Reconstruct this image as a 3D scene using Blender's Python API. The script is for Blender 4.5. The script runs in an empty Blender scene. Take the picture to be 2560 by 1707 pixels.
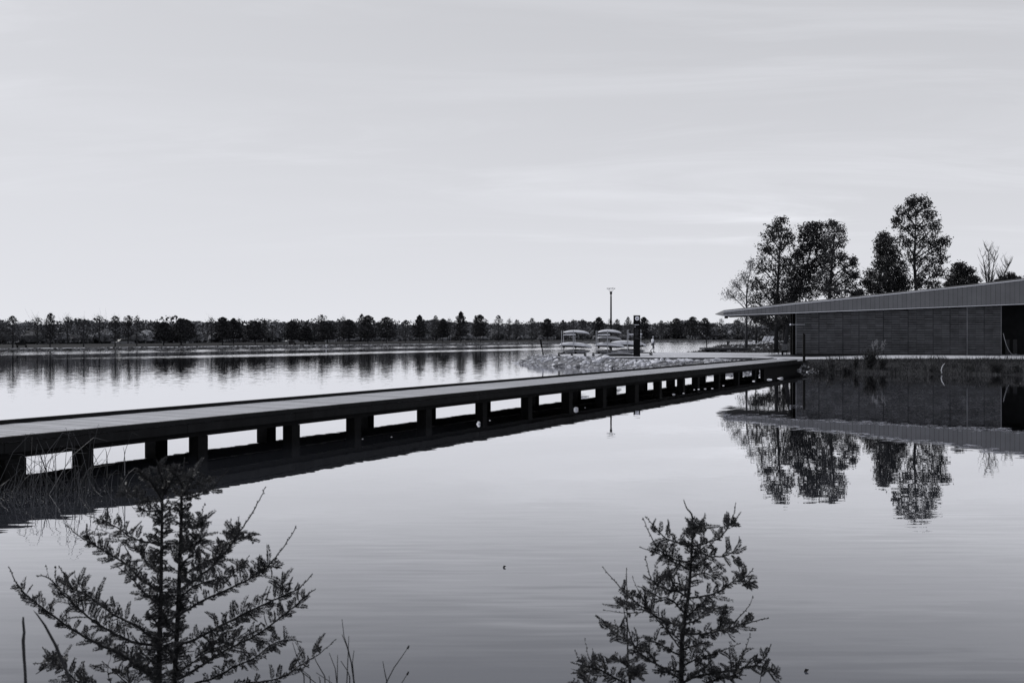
import bpy, math, random
import numpy as np
from mathutils import Vector, Matrix, Euler

R = math.radians
random.seed(7); RNG = np.random.default_rng(11)
sc = bpy.context.scene
COL = sc.collection
F = 2489.0; HY = 838.0; CX = 1280.0; CAMZ = 2.65     # lens length in photo pixels, horizon row, camera height

def PT(x, y, d):                       # photo pixel at depth d
    return Vector(((x-CX)/F*d, d, CAMZ-(y-HY)/F*d))
def GP(x, y, z=0.0):                   # photo pixel on the level z
    return PT(x, y, F*(CAMZ-z)/(y-HY))

# ------------------------------------------------------------------ materials
def gray(v): return (v*0.95, v*0.975, v*1.075, 1)
MATS = {}
def mat(name, v, rough=0.8, var=0.0, scale=4.0, spec=0.3, island=0.0, bump=0.0, bscale=20.0, stretch=None, metal=0.0, trans=0.0):
    m = bpy.data.materials.new(name); m.use_nodes = True
    nt = m.node_tree; b = nt.nodes['Principled BSDF']
    b.inputs['Base Color'].default_value = gray(v)
    b.inputs['Roughness'].default_value = rough
    b.inputs['Specular IOR Level'].default_value = spec
    b.inputs['Metallic'].default_value = metal
    tc = nt.nodes.new('ShaderNodeTexCoord'); co = tc.outputs['Object']
    if stretch:
        mp = nt.nodes.new('ShaderNodeMapping'); mp.inputs['Scale'].default_value = stretch[:3]
        if len(stretch) > 3: mp.inputs['Rotation'].default_value = (0, 0, stretch[3])
        nt.links.new(co, mp.inputs['Vector']); co = mp.outputs['Vector']
    if var or island:
        if var:
            n = nt.nodes.new('ShaderNodeTexNoise'); n.inputs['Scale'].default_value = scale; n.inputs['Detail'].default_value = 6
            n.inputs['Roughness'].default_value = 0.65
            nt.links.new(co, n.inputs['Vector'])
            mr = nt.nodes.new('ShaderNodeMapRange'); mr.inputs['From Min'].default_value = 0.3; mr.inputs['From Max'].default_value = 0.7
            mr.inputs['To Min'].default_value = 1-var; mr.inputs['To Max'].default_value = 1+var
            nt.links.new(n.outputs['Fac'], mr.inputs['Value']); fac = mr.outputs['Result']
        if island:
            g = nt.nodes.new('ShaderNodeNewGeometry')
            mi = nt.nodes.new('ShaderNodeMapRange'); mi.inputs['To Min'].default_value = 1-island; mi.inputs['To Max'].default_value = 1+island
            nt.links.new(g.outputs['Random Per Island'], mi.inputs['Value'])
            if var:
                mu = nt.nodes.new('ShaderNodeMath'); mu.operation = 'MULTIPLY'
                nt.links.new(fac, mu.inputs[0]); nt.links.new(mi.outputs['Result'], mu.inputs[1]); fac = mu.outputs[0]
            else: fac = mi.outputs['Result']
        vm = nt.nodes.new('ShaderNodeVectorMath'); vm.operation = 'SCALE'; vm.inputs[0].default_value = gray(v)[:3]
        nt.links.new(fac, vm.inputs['Scale']); nt.links.new(vm.outputs[0], b.inputs['Base Color'])
    if bump:
        n2 = nt.nodes.new('ShaderNodeTexNoise'); n2.inputs['Scale'].default_value = bscale; n2.inputs['Detail'].default_value = 5
        nt.links.new(co, n2.inputs['Vector'])
        bp = nt.nodes.new('ShaderNodeBump'); bp.inputs['Strength'].default_value = bump; bp.inputs['Distance'].default_value = 0.05
        nt.links.new(n2.outputs['Fac'], bp.inputs['Height']); nt.links.new(bp.outputs['Normal'], b.inputs['Normal'])
    if trans:
        t = nt.nodes.new('ShaderNodeBsdfTranslucent'); t.inputs['Color'].default_value = gray(v*1.3)
        mx = nt.nodes.new('ShaderNodeMixShader'); mx.inputs[0].default_value = trans
        nt.links.new(b.outputs[0], mx.inputs[1]); nt.links.new(t.outputs[0], mx.inputs[2])
        nt.links.new(mx.outputs[0], nt.nodes['Material Output'].inputs['Surface'])
    MATS[name] = m; return m

WALKROT = -math.atan2(0.54, 1.0)       # heading of the boardwalk
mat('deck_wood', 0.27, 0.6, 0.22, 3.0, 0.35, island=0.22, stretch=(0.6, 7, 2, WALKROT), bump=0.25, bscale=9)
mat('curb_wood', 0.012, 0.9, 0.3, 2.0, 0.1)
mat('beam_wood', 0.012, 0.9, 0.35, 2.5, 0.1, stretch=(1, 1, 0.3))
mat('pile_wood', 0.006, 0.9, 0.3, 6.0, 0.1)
mat('concrete', 0.37, 0.8, 0.10, 0.35, 0.2, bump=0.08, bscale=8)
mat('concrete_edge', 0.10, 0.9, 0.15, 2)  # darker copy of the concrete: shade on the edge face is in the colour
mat('gravel_soil', 0.13, 0.95, 0.25, 3.0, 0.1, bump=0.5, bscale=6)
mat('pebble', 0.30, 0.9, 0.15, 5, 0.1, island=0.65)
mat('rock', 0.52, 0.85, 0.22, 3.5, 0.15, bump=0.35, bscale=7)
mat('pond_rock', 0.42, 0.7, 0.35, 6, 0.3, bump=0.5, bscale=9)
mat('rock_dark', 0.13, 0.85, 0.3, 3.5, 0.15, bump=0.4, bscale=6)
mat('rock_far', 0.09, 0.9, 0.2, 2, 0.1, island=0.85)
mat('soil_grass', 0.030, 0.95, 0.4, 1.5, 0.05)
mat('lawn', 0.024, 0.95, 0.15, 0.25, 0.05)
mat('path', 0.40, 0.9, 0.08, 0.5)
mat('grass_blade', 0.036, 0.8, island=0.75, spec=0.1, trans=0.15)
mat('sedge', 0.05, 0.6, island=0.9, spec=0.25)
mat('reed', 0.035, 0.7, 0.3, 12, 0.15)
mat('stem', 0.018, 0.85, 0.3, 40, 0.15)
mat('needle', 0.034, 0.55, 0.5, 9.0, 0.25, island=0.6, trans=0.16)
mat('bark', 0.028, 0.95, 0.35, 5, 0.1)
mat('bark_pale', 0.07, 0.95, 0.35, 5, 0.1)
mat('leaf', 0.026, 0.65, island=0.7, spec=0.2, trans=0.12)
mat('leaf_mid', 0.040, 0.65, island=0.7, spec=0.2, trans=0.2)
mat('leaf_pale', 0.10, 0.7, island=0.5, spec=0.2, trans=0.35)
mat('far_leaf_dark', 0.030, 0.9, island=0.5, spec=0.05)
mat('far_leaf_mid', 0.055, 0.9, island=0.6, spec=0.05, trans=0.1)
mat('far_twig', 0.055, 0.9, island=0.6, spec=0.05)
mat('wood_leaf_hazed', 0.11, 0.95, 0.9, 0.06, 0.05, island=0.8)  # distance haze and sun on the crowns are put into this paler colour
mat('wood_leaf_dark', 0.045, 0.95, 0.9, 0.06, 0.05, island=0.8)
mat('shrub_leaf', 0.12, 0.9, 0.9, 0.3, 0.05, island=0.95)
mat('fascia_metal', 0.125, 0.45, 0.10, 0.8, 0.3, island=0.06)
mat('trim_metal', 0.8, 0.4, spec=0.5)
mat('roof_metal', 0.07, 0.5, 0.1, 1.0)
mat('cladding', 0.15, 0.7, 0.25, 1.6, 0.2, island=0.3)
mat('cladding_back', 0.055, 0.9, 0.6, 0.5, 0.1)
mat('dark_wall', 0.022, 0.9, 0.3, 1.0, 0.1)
mat('black_steel', 0.006, 0.7, spec=0.12)
mat('sign_black', 0.007, 0.85, spec=0.06)
mat('sign_white', 0.8, 0.7)
mat('sign_gray', 0.10, 0.8)
mat('steel', 0.30, 0.5, spec=0.5)
mat('rubber', 0.012, 0.8)
mat('hull_white', 0.56, 0.35, 0.18, 2.2, 0.5)
mat('hull_gray', 0.30, 0.4, 0.2, 2.2, 0.5)
mat('hull_dark', 0.05, 0.5, spec=0.4)
mat('skin', 0.20, 0.6); mat('skin_dark', 0.07, 0.6)
mat('cloth_white', 0.62, 0.9); mat('cloth_dark', 0.03, 0.9); mat('cloth_gray', 0.09, 0.9); mat('hair_gray', 0.35, 0.9)
mat('hair_dark', 0.012, 0.9)
mat('car_paint', 0.16, 0.5, spec=0.3); mat('car_dark', 0.02, 0.3, spec=0.6); mat('glass_dark', 0.015, 0.45, spec=0.3)
mat('lounger_white', 0.65, 0.6)
mat('plume', 0.2, 0.9, island=0.3, trans=0.3)
mat('dead_stick', 0.4, 0.7)
mat('bank_mud', 0.02, 0.9, 0.4, 4)

# ------------------------------------------------------------------ mesh builder
class MB:
    def __init__(s): s.v = []; s.f = []; s.n = 0
    def add(s, verts, faces):
        k = s.n
        s.v.extend([tuple(p) for p in verts]); s.f.extend([tuple(i+k for i in f) for f in faces]); s.n += len(verts); return s
    def addnp(s, V, Fq):
        k = s.n; s.v.extend(V.tolist()); s.f.extend((Fq+k).tolist()); s.n += len(V); return s
    def box(s, c, size, M=None):
        x, y, z = [a/2 for a in size]; c = Vector(c)
        P = [Vector((i*x, j*y, k*z)) for k in (-1, 1) for i, j in ((-1, -1), (1, -1), (1, 1), (-1, 1))]
        if M is not None: P = [M @ p for p in P]
        return s.add([p+c for p in P], [(0, 3, 2, 1), (4, 5, 6, 7), (0, 1, 5, 4), (1, 2, 6, 5), (2, 3, 7, 6), (3, 0, 4, 7)])
    def bar(s, a, b, w, h, up=(0, 0, 1)):
        a = Vector(a); b = Vector(b); d = (b-a); L = d.length; d.normalize()
        u = Vector(up)
        if abs(d.dot(u)) > .98: u = Vector((0, 1, 0))
        sx = d.cross(u).normalized(); sz = sx.cross(d).normalized()
        M = Matrix((sx, d, sz)).transposed()
        return s.box((a+b)/2, (w, L, h), M)
    def tube(s, pts, radii, n=6, cap=True):
        pts = [Vector(p) for p in pts]
        if not hasattr(radii, '__len__'): radii = [radii]*len(pts)
        V = []; prev = None
        for i, p in enumerate(pts):
            t = (pts[min(i+1, len(pts)-1)]-pts[max(i-1, 0)]).normalized()
            if prev is None:
                a = Vector((0, 0, 1)) if abs(t.z) < .9 else Vector((1, 0, 0))
                u = t.cross(a).normalized()
            else:
                u = (prev - t*prev.dot(t)); u = u.normalized() if u.length > 1e-6 else t.orthogonal().normalized()
            prev = u; w = t.cross(u)
            for k in range(n):
                an = 2*math.pi*k/n
                V.append(p+(u*math.cos(an)+w*math.sin(an))*radii[i])
        Fc = []
        for i in range(len(pts)-1):
            for k in range(n):
                Fc.append((i*n+k, i*n+(k+1) % n, (i+1)*n+(k+1) % n, (i+1)*n+k))
        if cap:
            Fc.append(tuple(range(n-1, -1, -1))); Fc.append(tuple((len(pts)-1)*n+k for k in range(n)))
        return s.add(V, Fc)
    def loft(s, rings, closed=True, caps=True):
        n = len(rings[0]); V = [p for r in rings for p in r]; Fc = []
        for i in range(len(rings)-1):
            for k in range(n if closed else n-1):
                Fc.append((i*n+k, i*n+(k+1) % n, (i+1)*n+(k+1) % n, (i+1)*n+k))
        if caps:
            Fc.append(tuple(range(n-1, -1, -1))); Fc.append(tuple((len(rings)-1)*n+k for k in range(n)))
        return s.add(V, Fc)
    def disc(s, c, r, axis, th, n=24):
        c = Vector(c); a = Vector(axis).normalized()
        return s.tube([c-a*th/2, c+a*th/2], r, n)
    def build(s, name, m, parent=None, org=None, smooth=False):
        o = Vector(org) if org is not None else Vector(parent['_o']) if parent is not None and '_o' in parent else Vector((0, 0, 0))
        me = bpy.data.meshes.new(name)
        me.from_pydata([(p[0]-o.x, p[1]-o.y, p[2]-o.z) for p in s.v], [], s.f)
        me.materials.append(MATS[m] if isinstance(m, str) else m)
        if smooth: me.shade_smooth()
        me.update()
        ob = bpy.data.objects.new(name, me); COL.objects.link(ob)
        if parent is not None: ob.parent = parent; ob['_o'] = list(o)
        else:
            ob['_o'] = list(o)
            if org is not None: ob.location = o
        return ob

def tag(o, label=None, cat=None, group=None, kind=None):
    if label: o['label'] = label
    if cat: o['category'] = cat
    if group: o['group'] = group
    if kind: o['kind'] = kind
    return o
def thing(name, label, cat, loc=(0, 0, 0), group=None, local=False, rotz=0.0):
    o = bpy.data.objects.new(name, None); COL.objects.link(o); o.empty_display_size = .2
    o.location = loc; o.rotation_euler = (0, 0, rotz)
    o['_o'] = [0, 0, 0] if local else list(loc)
    return tag(o, label, cat, group)
def struct(o): o['kind'] = 'structure'; return o

def copy_tree(o, parent=None):
    c = o.copy(); COL.objects.link(c); c.parent = parent
    for ch in list(o.children): copy_tree(ch, c)
    return c

# leaves: rhombic quads scattered at centres
def leaf_quads(C, size, flat=0.0, aspect=0.6, dirs=None):
    n = len(C)
    if dirs is None:
        a = RNG.normal(size=(n, 3)); a[:, 2] *= (1-flat)
    else: a = dirs
    a /= np.linalg.norm(a, axis=1)[:, None]+1e-9
    b = RNG.normal(size=(n, 3)); b[:, 2] *= (1-flat)
    b -= a*np.sum(a*b, 1)[:, None]; b /= np.linalg.norm(b, axis=1)[:, None]+1e-9
    s = size*(0.6+0.8*RNG.random((n, 1)))
    V = np.stack([C-a*s*.5, C-a*s*.05+b*s*aspect*.5, C+a*s*.5, C-a*s*.05-b*s*aspect*.5], 1).reshape(-1, 3)
    return V, np.arange(4*n).reshape(-1, 4)

def ico_rock(c, r, seed, sub=2, flat=0.75, rough=0.35):
    """irregular boulder as (verts, faces)"""
    import bmesh
    bm = bmesh.new(); bmesh.ops.create_icosphere(bm, subdivisions=sub, radius=1.0)
    rg = np.random.default_rng(seed)
    V = np.array([v.co[:] for v in bm.verts]); Fc = [tuple(v.index for v in f.verts) for f in bm.faces]; bm.free()
    # cut by random planes: faceted stone
    for _ in range(8 if sub > 1 else 9):
        n = rg.normal(size=3); n /= np.linalg.norm(n); dd = (0.38 if sub > 1 else .55)+0.40*rg.random()
        t = V@n-dd; V -= np.outer(np.maximum(t, 0), n)
    V *= 1+rough*0.25*rg.normal(size=(len(V), 1))*0.3
    V *= np.array([1+(0.9 if sub > 1 else .5)*rg.random(), 0.75+0.5*rg.random(), flat])
    a = rg.random()*6.28; ca, sa = math.cos(a), math.sin(a)
    V = V@np.array([[ca, -sa, 0], [sa, ca, 0], [0, 0, 1]])
    tl = (rg.random()-.5)*.7; V = V@np.array([[1, 0, 0], [0, math.cos(tl), -math.sin(tl)], [0, math.sin(tl), math.cos(tl)]])
    return V*r+np.array(c), Fc

# ------------------------------------------------------------------ camera
cam = bpy.data.cameras.new('camera'); co = bpy.data.objects.new('camera', cam); COL.objects.link(co)
co.location = (0, 0, CAMZ); co.rotation_euler = (R(90), 0, 0)
cam.sensor_width = 36; cam.lens = 36*F/2560; cam.shift_y = -(853.5-HY)/2560
cam.clip_start = 0.1; cam.clip_end = 9000
cam.dof.use_dof = True; cam.dof.focus_distance = 70; cam.dof.aperture_fstop = 6.3
sc.camera = co

# ------------------------------------------------------------------ light, sky
SUN_EL = 40.0; SUN_AZ = -62.0          # degrees from +Y towards +X
sd = Vector((math.sin(R(SUN_AZ))*math.cos(R(SUN_EL)), math.cos(R(SUN_AZ))*math.cos(R(SUN_EL)), math.sin(R(SUN_EL))))
sun = bpy.data.lights.new('sun', 'SUN'); sun.energy = 3.2; sun.angle = R(0.5); sun.color = (1.0, 0.985, 0.965)
so = bpy.data.objects.new('sun', sun); COL.objects.link(so); so.rotation_euler = sd.to_track_quat('Z', 'Y').to_euler()
so.location = (-40, 60, 60)
w = bpy.data.worlds.new('World'); sc.world = w; w.use_nodes = True; nt = w.node_tree
bg = nt.nodes['Background']; bg.inputs['Strength'].default_value = 0.10
sky = nt.nodes.new('ShaderNodeTexSky'); sky.sky_type = 'NISHITA'; sky.sun_disc = False
sky.sun_elevation = R(SUN_EL); sky.sun_rotation = R(SUN_AZ); sky.air_density = 1.3; sky.dust_density = 2.5; sky.ozone_density = 1.0
# black and white film: the sky's colour is read through a yellow-red filter and toned slightly cool
sep = nt.nodes.new('ShaderNodeSeparateColor'); nt.links.new(sky.outputs[0], sep.inputs[0])
def M(op, a, b=None, c=None, clamp=False):
    n = nt.nodes.new('ShaderNodeMath'); n.operation = op; n.use_clamp = clamp
    for i, q in enumerate((a, b, c)):
        if q is None: continue
        if isinstance(q, (int, float)): n.inputs[i].default_value = q
        else: nt.links.new(q, n.inputs[i])
    return n.outputs[0]
bw = M('ADD', M('MULTIPLY', sep.outputs[0], 0.5), M('ADD', M('MULTIPLY', sep.outputs[1], 0.35), M('MULTIPLY', sep.outputs[2], 0.15)))
SKY_GAMMA, SKY_GAIN = 0.25, 3.85
bw = M('MULTIPLY', M('POWER', bw, SKY_GAMMA), SKY_GAIN)
# bright haze thickening towards the horizon
tc0 = nt.nodes.new('ShaderNodeTexCoord'); s0x = nt.nodes.new('ShaderNodeSeparateXYZ'); nt.links.new(tc0.outputs['Generated'], s0x.inputs[0])
hz_f = M('POWER', 2.718, M('MULTIPLY', M('MAXIMUM', s0x.outputs[2], 0.0), -4.0))
bw = M('ADD', M('MULTIPLY', bw, M('SUBTRACT', 1.0, hz_f)), M('MULTIPLY', hz_f, 8.1))
# thin wind-drawn cirrus
tc = nt.nodes.new('ShaderNodeTexCoord'); sx = nt.nodes.new('ShaderNodeSeparateXYZ'); nt.links.new(tc.outputs['Generated'], sx.inputs[0])
zz = M('ADD', M('MAXIMUM', sx.outputs[2], 0.0), 0.10)
cv = nt.nodes.new('ShaderNodeCombineXYZ'); nt.links.new(M('DIVIDE', sx.outputs[0], zz), cv.inputs[0]); nt.links.new(M('DIVIDE', sx.outputs[1], zz), cv.inputs[1])
mp = nt.nodes.new('ShaderNodeMapping'); mp.inputs['Rotation'].default_value = (0, 0, R(14)); mp.inputs['Scale'].default_value = (0.36, 1.0, 1); mp.inputs['Location'].default_value = (3.1, 1.7, 0)
nt.links.new(cv.outputs[0], mp.inputs['Vector'])
n1 = nt.nodes.new('ShaderNodeTexNoise'); n1.inputs['Scale'].default_value = 1.35; n1.inputs['Detail'].default_value = 9; n1.inputs['Roughness'].default_value = 0.62; n1.inputs['Distortion'].default_value = 0.9
n2 = nt.nodes.new('ShaderNodeTexNoise'); n2.inputs['Scale'].default_value = 0.32; n2.inputs['Detail'].default_value = 3
nt.links.new(mp.outputs[0], n1.inputs['Vector']); nt.links.new(mp.outputs[0], n2.inputs['Vector'])
def MR(v, a, b, c, d):
    n = nt.nodes.new('ShaderNodeMapRange'); n.interpolation_type = 'SMOOTHSTEP'
    for i, q in zip(('From Min', 'From Max', 'To Min', 'To Max'), (a, b, c, d)): n.inputs[i].default_value = q
    nt.links.new(v, n.inputs['Value']); return n.outputs['Result']
cl = M('MULTIPLY', MR(n1.outputs['Fac'], 0.44, 0.68, 0, 1), MR(n2.outputs['Fac'], 0.42, 0.54, 0.15, 1))
side = MR(sx.outputs[0], -0.30, 0.25, 0.22, 1.0)
cl = M('MULTIPLY', M('MULTIPLY', cl, side), MR(sx.outputs[2], 0.05, 0.16, 0.0, 1.0))
CLOUD = 1.0
cl = M('MULTIPLY', cl, CLOUD)
CLOUDV = 10.8
tot = M('ADD', M('MULTIPLY', bw, M('SUBTRACT', 1.0, cl)), M('MULTIPLY', cl, CLOUDV))
tn = nt.nodes.new('ShaderNodeVectorMath'); tn.operation = 'SCALE'; tn.inputs[0].default_value = (0.968, 0.982, 1.04)
nt.links.new(tot, tn.inputs['Scale']); nt.links.new(tn.outputs[0], bg.inputs['Color'])

vs = sc.view_settings; vs.view_transform = 'Standard'; vs.look = 'None'; vs.gamma = 1; vs.use_curve_mapping = False; vs.exposure = 0.0
sc.cycles.max_bounces = 6; sc.cycles.glossy_bounces = 3; sc.cycles.transparent_max_bounces = 4; sc.cycles.use_denoising = True
sc.cycles.sample_clamp_indirect = 4

# ------------------------------------------------------------------ water
def shore_s(X, Y): return 0.84*X-0.542*(Y-275)       # distance in front of the far shore
def water_material():
    m = bpy.data.materials.new('water'); m.use_nodes = True; t = m.node_tree
    for n in list(t.nodes): t.nodes.remove(n)
    L = t.links.new; N = t.nodes.new
    def Mx(op, a, b=None, c=None):
        n = N('ShaderNodeMath'); n.operation = op
        for i, q in enumerate((a, b, c)):
            if q is None: continue
            if isinstance(q, (int, float)): n.inputs[i].default_value = q
            else: L(q, n.inputs[i])
        return n.outputs[0]
    def Rm(v, a, b, c, d):
        n = N('ShaderNodeMapRange'); n.interpolation_type = 'SMOOTHSTEP'
        for i, q in zip(('From Min', 'From Max', 'To Min', 'To Max'), (a, b, c, d)): n.inputs[i].default_value = q
        L(v, n.inputs['Value']); return n.outputs['Result']
    geo = N('ShaderNodeNewGeometry'); pos = geo.outputs['Position']
    sp = N('ShaderNodeSeparateXYZ'); L(pos, sp.inputs[0]); X, Y = sp.outputs[0], sp.outputs[1]
    s = Mx('SUBTRACT', Mx('MULTIPLY', X, 0.84), Mx('MULTIPLY', Mx('SUBTRACT', Y, 275.0), 0.542))
    wob = N('ShaderNodeTexNoise'); wob.inputs['Scale'].default_value = 0.012; wob.inputs['Detail'].default_value = 3; L(pos, wob.inputs['Vector'])
    sw = Mx('ADD', s, Mx('MULTIPLY', Mx('SUBTRACT', wob.outputs['Fac'], 0.5), 14.0))
    band1 = Rm(sw, 17, 24, 1.0, 0.0)
    band2 = Mx('MULTIPLY', Rm(sw, 40, 45, 0.0, 1.0), Rm(sw, 52, 58, 1.0, 0.0))
    right = Mx('MULTIPLY', Rm(X, -5, 22, 0.0, 0.8), Rm(Y, 96, 115, 0.0, 1.0))
    rough = Mx('MAXIMUM', Mx('MAXIMUM', band1, Mx('MULTIPLY', band2, Rm(Y, 106, 128, 0.0, 0.9))), right)
    wl = Mx('SUBTRACT', Mx('MULTIPLY', Y, 0.475), Mx('MULTIPLY', Mx('ADD', X, 18.76), 0.88))
    far = Rm(wl, 1, 9, 0.0, 1.0)                       # 1 on the open lake, 0 in the pond sheltered by the boardwalk
    # side of the boardwalk: pond is calm
    def slope(scale, rot, st, det, amp, seed):
        mp = N('ShaderNodeMapping'); mp.inputs['Rotation'].default_value = (0, 0, rot); mp.inputs['Scale'].default_value = st; mp.inputs['Location'].default_value = (seed, seed*.7, 0)
        L(pos, mp.inputs['Vector'])
        n = N('ShaderNodeTexNoise'); n.inputs['Scale'].default_value = scale; n.inputs['Detail'].default_value = det; L(mp.outputs[0], n.inputs['Vector'])
        v = N('ShaderNodeVectorMath'); v.operation = 'SUBTRACT'; L(n.outputs['Color'], v.inputs[0]); v.inputs[1].default_value = (.5, .5, .5)
        v2 = N('ShaderNodeVectorMath'); v2.operation = 'SCALE'; L(v.outputs[0], v2.inputs[0])
        if isinstance(amp, (int, float)): v2.inputs['Scale'].default_value = amp
        else: L(amp, v2.inputs['Scale'])
        return v2.outputs[0]
    calm = Mx('ADD', 0.010, Mx('MULTIPLY', far, 0.030))
    a1 = slope(7.0, R(-6), (0.35, 1.0, 1), 2, Mx('ADD', calm, Mx('MULTIPLY', rough, 0.55)), 3.0)
    a2 = slope(1.1, R(-9), (0.4, 1.0, 1), 2, Mx('ADD', 0.0042, Mx('MULTIPLY', far, 0.004)), 9.0)
    # faint ring-like ripple trains crossing the near pond
    patch = N('ShaderNodeTexNoise'); patch.inputs['Scale'].default_value = 0.16; patch.inputs['Detail'].default_value = 2; L(pos, patch.inputs['Vector'])
    pamp = Mx('MULTIPLY', Rm(patch.outputs['Fac'], 0.40, 0.64, 0.22, 1.0), Rm(Y, 11, 18, 0.075, 0.0))
    a3 = slope(7.5, R(-19), (0.10, 1.0, 1), 1, pamp, 5.0)
    ab = N('ShaderNodeVectorMath'); ab.operation = 'ABSOLUTE'; L(a1, ab.inputs[0])      # in rippled patches only the facets turned to the viewer are seen
    ng = N('ShaderNodeVectorMath'); ng.operation = 'MULTIPLY'; L(ab.outputs[0], ng.inputs[0]); ng.inputs[1].default_value = (0.4, -1, 0)
    mxv = N('ShaderNodeMix'); mxv.data_type = 'VECTOR'; L(rough, mxv.inputs['Factor']); L(a1, mxv.inputs[4]); L(ng.outputs[0], mxv.inputs[5]); a1 = mxv.outputs[1]
    add = N('ShaderNodeVectorMath'); L(a1, add.inputs[0]); L(a2, add.inputs[1])
    add2 = N('ShaderNodeVectorMath'); L(add.outputs[0], add2.inputs[0]); L(a3, add2.inputs[1])
    fl = N('ShaderNodeVectorMath'); fl.operation = 'MULTIPLY'; L(add2.outputs[0], fl.inputs[0]); fl.inputs[1].default_value = (0.35, 1, 0)
    up = N('ShaderNodeVectorMath'); L(fl.outputs[0], up.inputs[0]); up.inputs[1].default_value = (0, 0, 1)
    nm = N('ShaderNodeVectorMath'); nm.operation = 'NORMALIZE'; L(up.outputs[0], nm.inputs[0])
    gl = N('ShaderNodeBsdfGlossy'); gl.inputs['Roughness'].default_value = 0.0; gl.inputs['Color'].default_value = (0.97, 0.97, 0.985, 1)
    L(nm.outputs[0], gl.inputs['Normal'])
    rg = Mx('ADD', Mx('MULTIPLY', far, 0.02), 0.0)
    L(rg, gl.inputs['Roughness'])
    df = N('ShaderNodeBsdfDiffuse'); df.inputs['Color'].default_value = (.040, .044, .056, 1)
    fr = N('ShaderNodeFresnel'); fr.inputs['IOR'].default_value = 1.33; L(nm.outputs[0], fr.inputs['Normal'])
    cr = N('ShaderNodeValToRGB'); L(fr.outputs[0], cr.inputs[0])
    e = cr.color_ramp.elements; e[0].position = 0.0; e[0].color = (0.0, 0.0, 0.0, 1); e[1].position = 0.60; e[1].color = (1, 1, 1, 1)
    for p, c in ((0.12, 0.15), (0.15, 0.20), (0.215, 0.40), (0.34, 0.73), (0.45, 0.89)):
        q = e.new(p); q.color = (c, c, c, 1)
    mx = N('ShaderNodeMixShader'); L(cr.outputs[0], mx.inputs[0]); L(df.outputs[0], mx.inputs[1]); L(gl.outputs[0], mx.inputs[2])
    o = N('ShaderNodeOutputMaterial'); L(mx.outputs[0], o.inputs['Surface'])
    return m
wm = water_material(); MATS['water'] = wm
b = MB(); b.add([(-900, -300, 0), (2600, -300, 0), (2600, 4200, 0), (-900, 4200, 0)], [(0, 1, 2, 3)])
struct(b.build('water', 'water'))
b = MB(); b.add([(-4000, -3000, -1.6), (5500, -3000, -1.6), (5500, 7500, -1.6), (-4000, 7500, -1.6)], [(0, 1, 2, 3)])
struct(b.build('lake_bed', 'bank_mud'))

# ------------------------------------------------------------------ far shore
AX = Vector((0.542, 0.84, 0)); AW = Vector((-0.84, 0.542, 0)); S0 = Vector((0, 275, 0))
def far_pt(u, a, z=0.0):               # u along the shore, a metres inland
    wig = 1.6*math.sin(u*0.03)+1.0*math.sin(u*0.083+1)
    return S0+AX*u+AW*(a+wig*(1 if a < 60 else 0))+Vector((0, 0, z))
PROF = [(-6, -1.5), (-1.0, -.3), (0, 0.0), (1.0, .2), (2.2, .36), (3.6, .42), (4.2, .46), (6.8, .50), (9, .56), (16, .80), (22, .95), (28, .98), (38, .80), (60, .8), (130, 2.5), (260, 5), (600, 8), (3500, 9)]
def far_z(a):
    for (a0, z0), (a1, z1) in zip(PROF, PROF[1:]):
        if a0 <= a <= a1: return z0+(z1-z0)*(a-a0)/(a1-a0)
    return PROF[-1][1]
us = list(range(-460, 640, 4))+list(range(640, 3600, 60))
def far_sheet(profile, name, m, dz=0.0):
    V = []; Fc = []; k = len(profile)
    for u in us:
        for a, z in profile: V.append(far_pt(u, a, z+dz))
    for i in range(len(us)-1):
        for j in range(k-1): Fc.append((i*k+j, i*k+j+1, (i+1)*k+j+1, (i+1)*k+j))
    return struct(MB().add(V, Fc).build(name, m))
far_sheet(PROF, 'ground', 'lawn')
far_sheet([(3.9, far_z(3.9)), (5.2, far_z(5.2)), (6.4, far_z(6.4))], 'lakeside_path', 'path', 0.02)
# riprap band: uncountable stones
b = MB(); tmpl = [ico_rock((0, 0, 0), 1, k, sub=1, flat=.7) for k in range(6)]
def pebbles(b, pts, sizes):
    for i, (p, s) in enumerate(zip(pts, sizes)):
        V, Fc = tmpl[i % 6]
        k = b.n; b.v.extend((V*s+np.array(p)).tolist()); b.f.extend([tuple(q+k for q in f) for f in Fc]); b.n += len(V)
pts = []; sz = []
for i in range(6800):
    u = -185+520*random.random()**1.1; a = random.uniform(-.6, 3.3)
    pts.append(tuple(far_pt(u, a, far_z(a)+.03))); sz.append(random.uniform(.13, .34)*(1+max(0, u)/260))
pebbles(b, pts, sz)
tag(b.build('riprap', 'rock_far'), 'band of broken riprap stones lining the far shore', 'riprap', kind='stuff')

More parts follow.
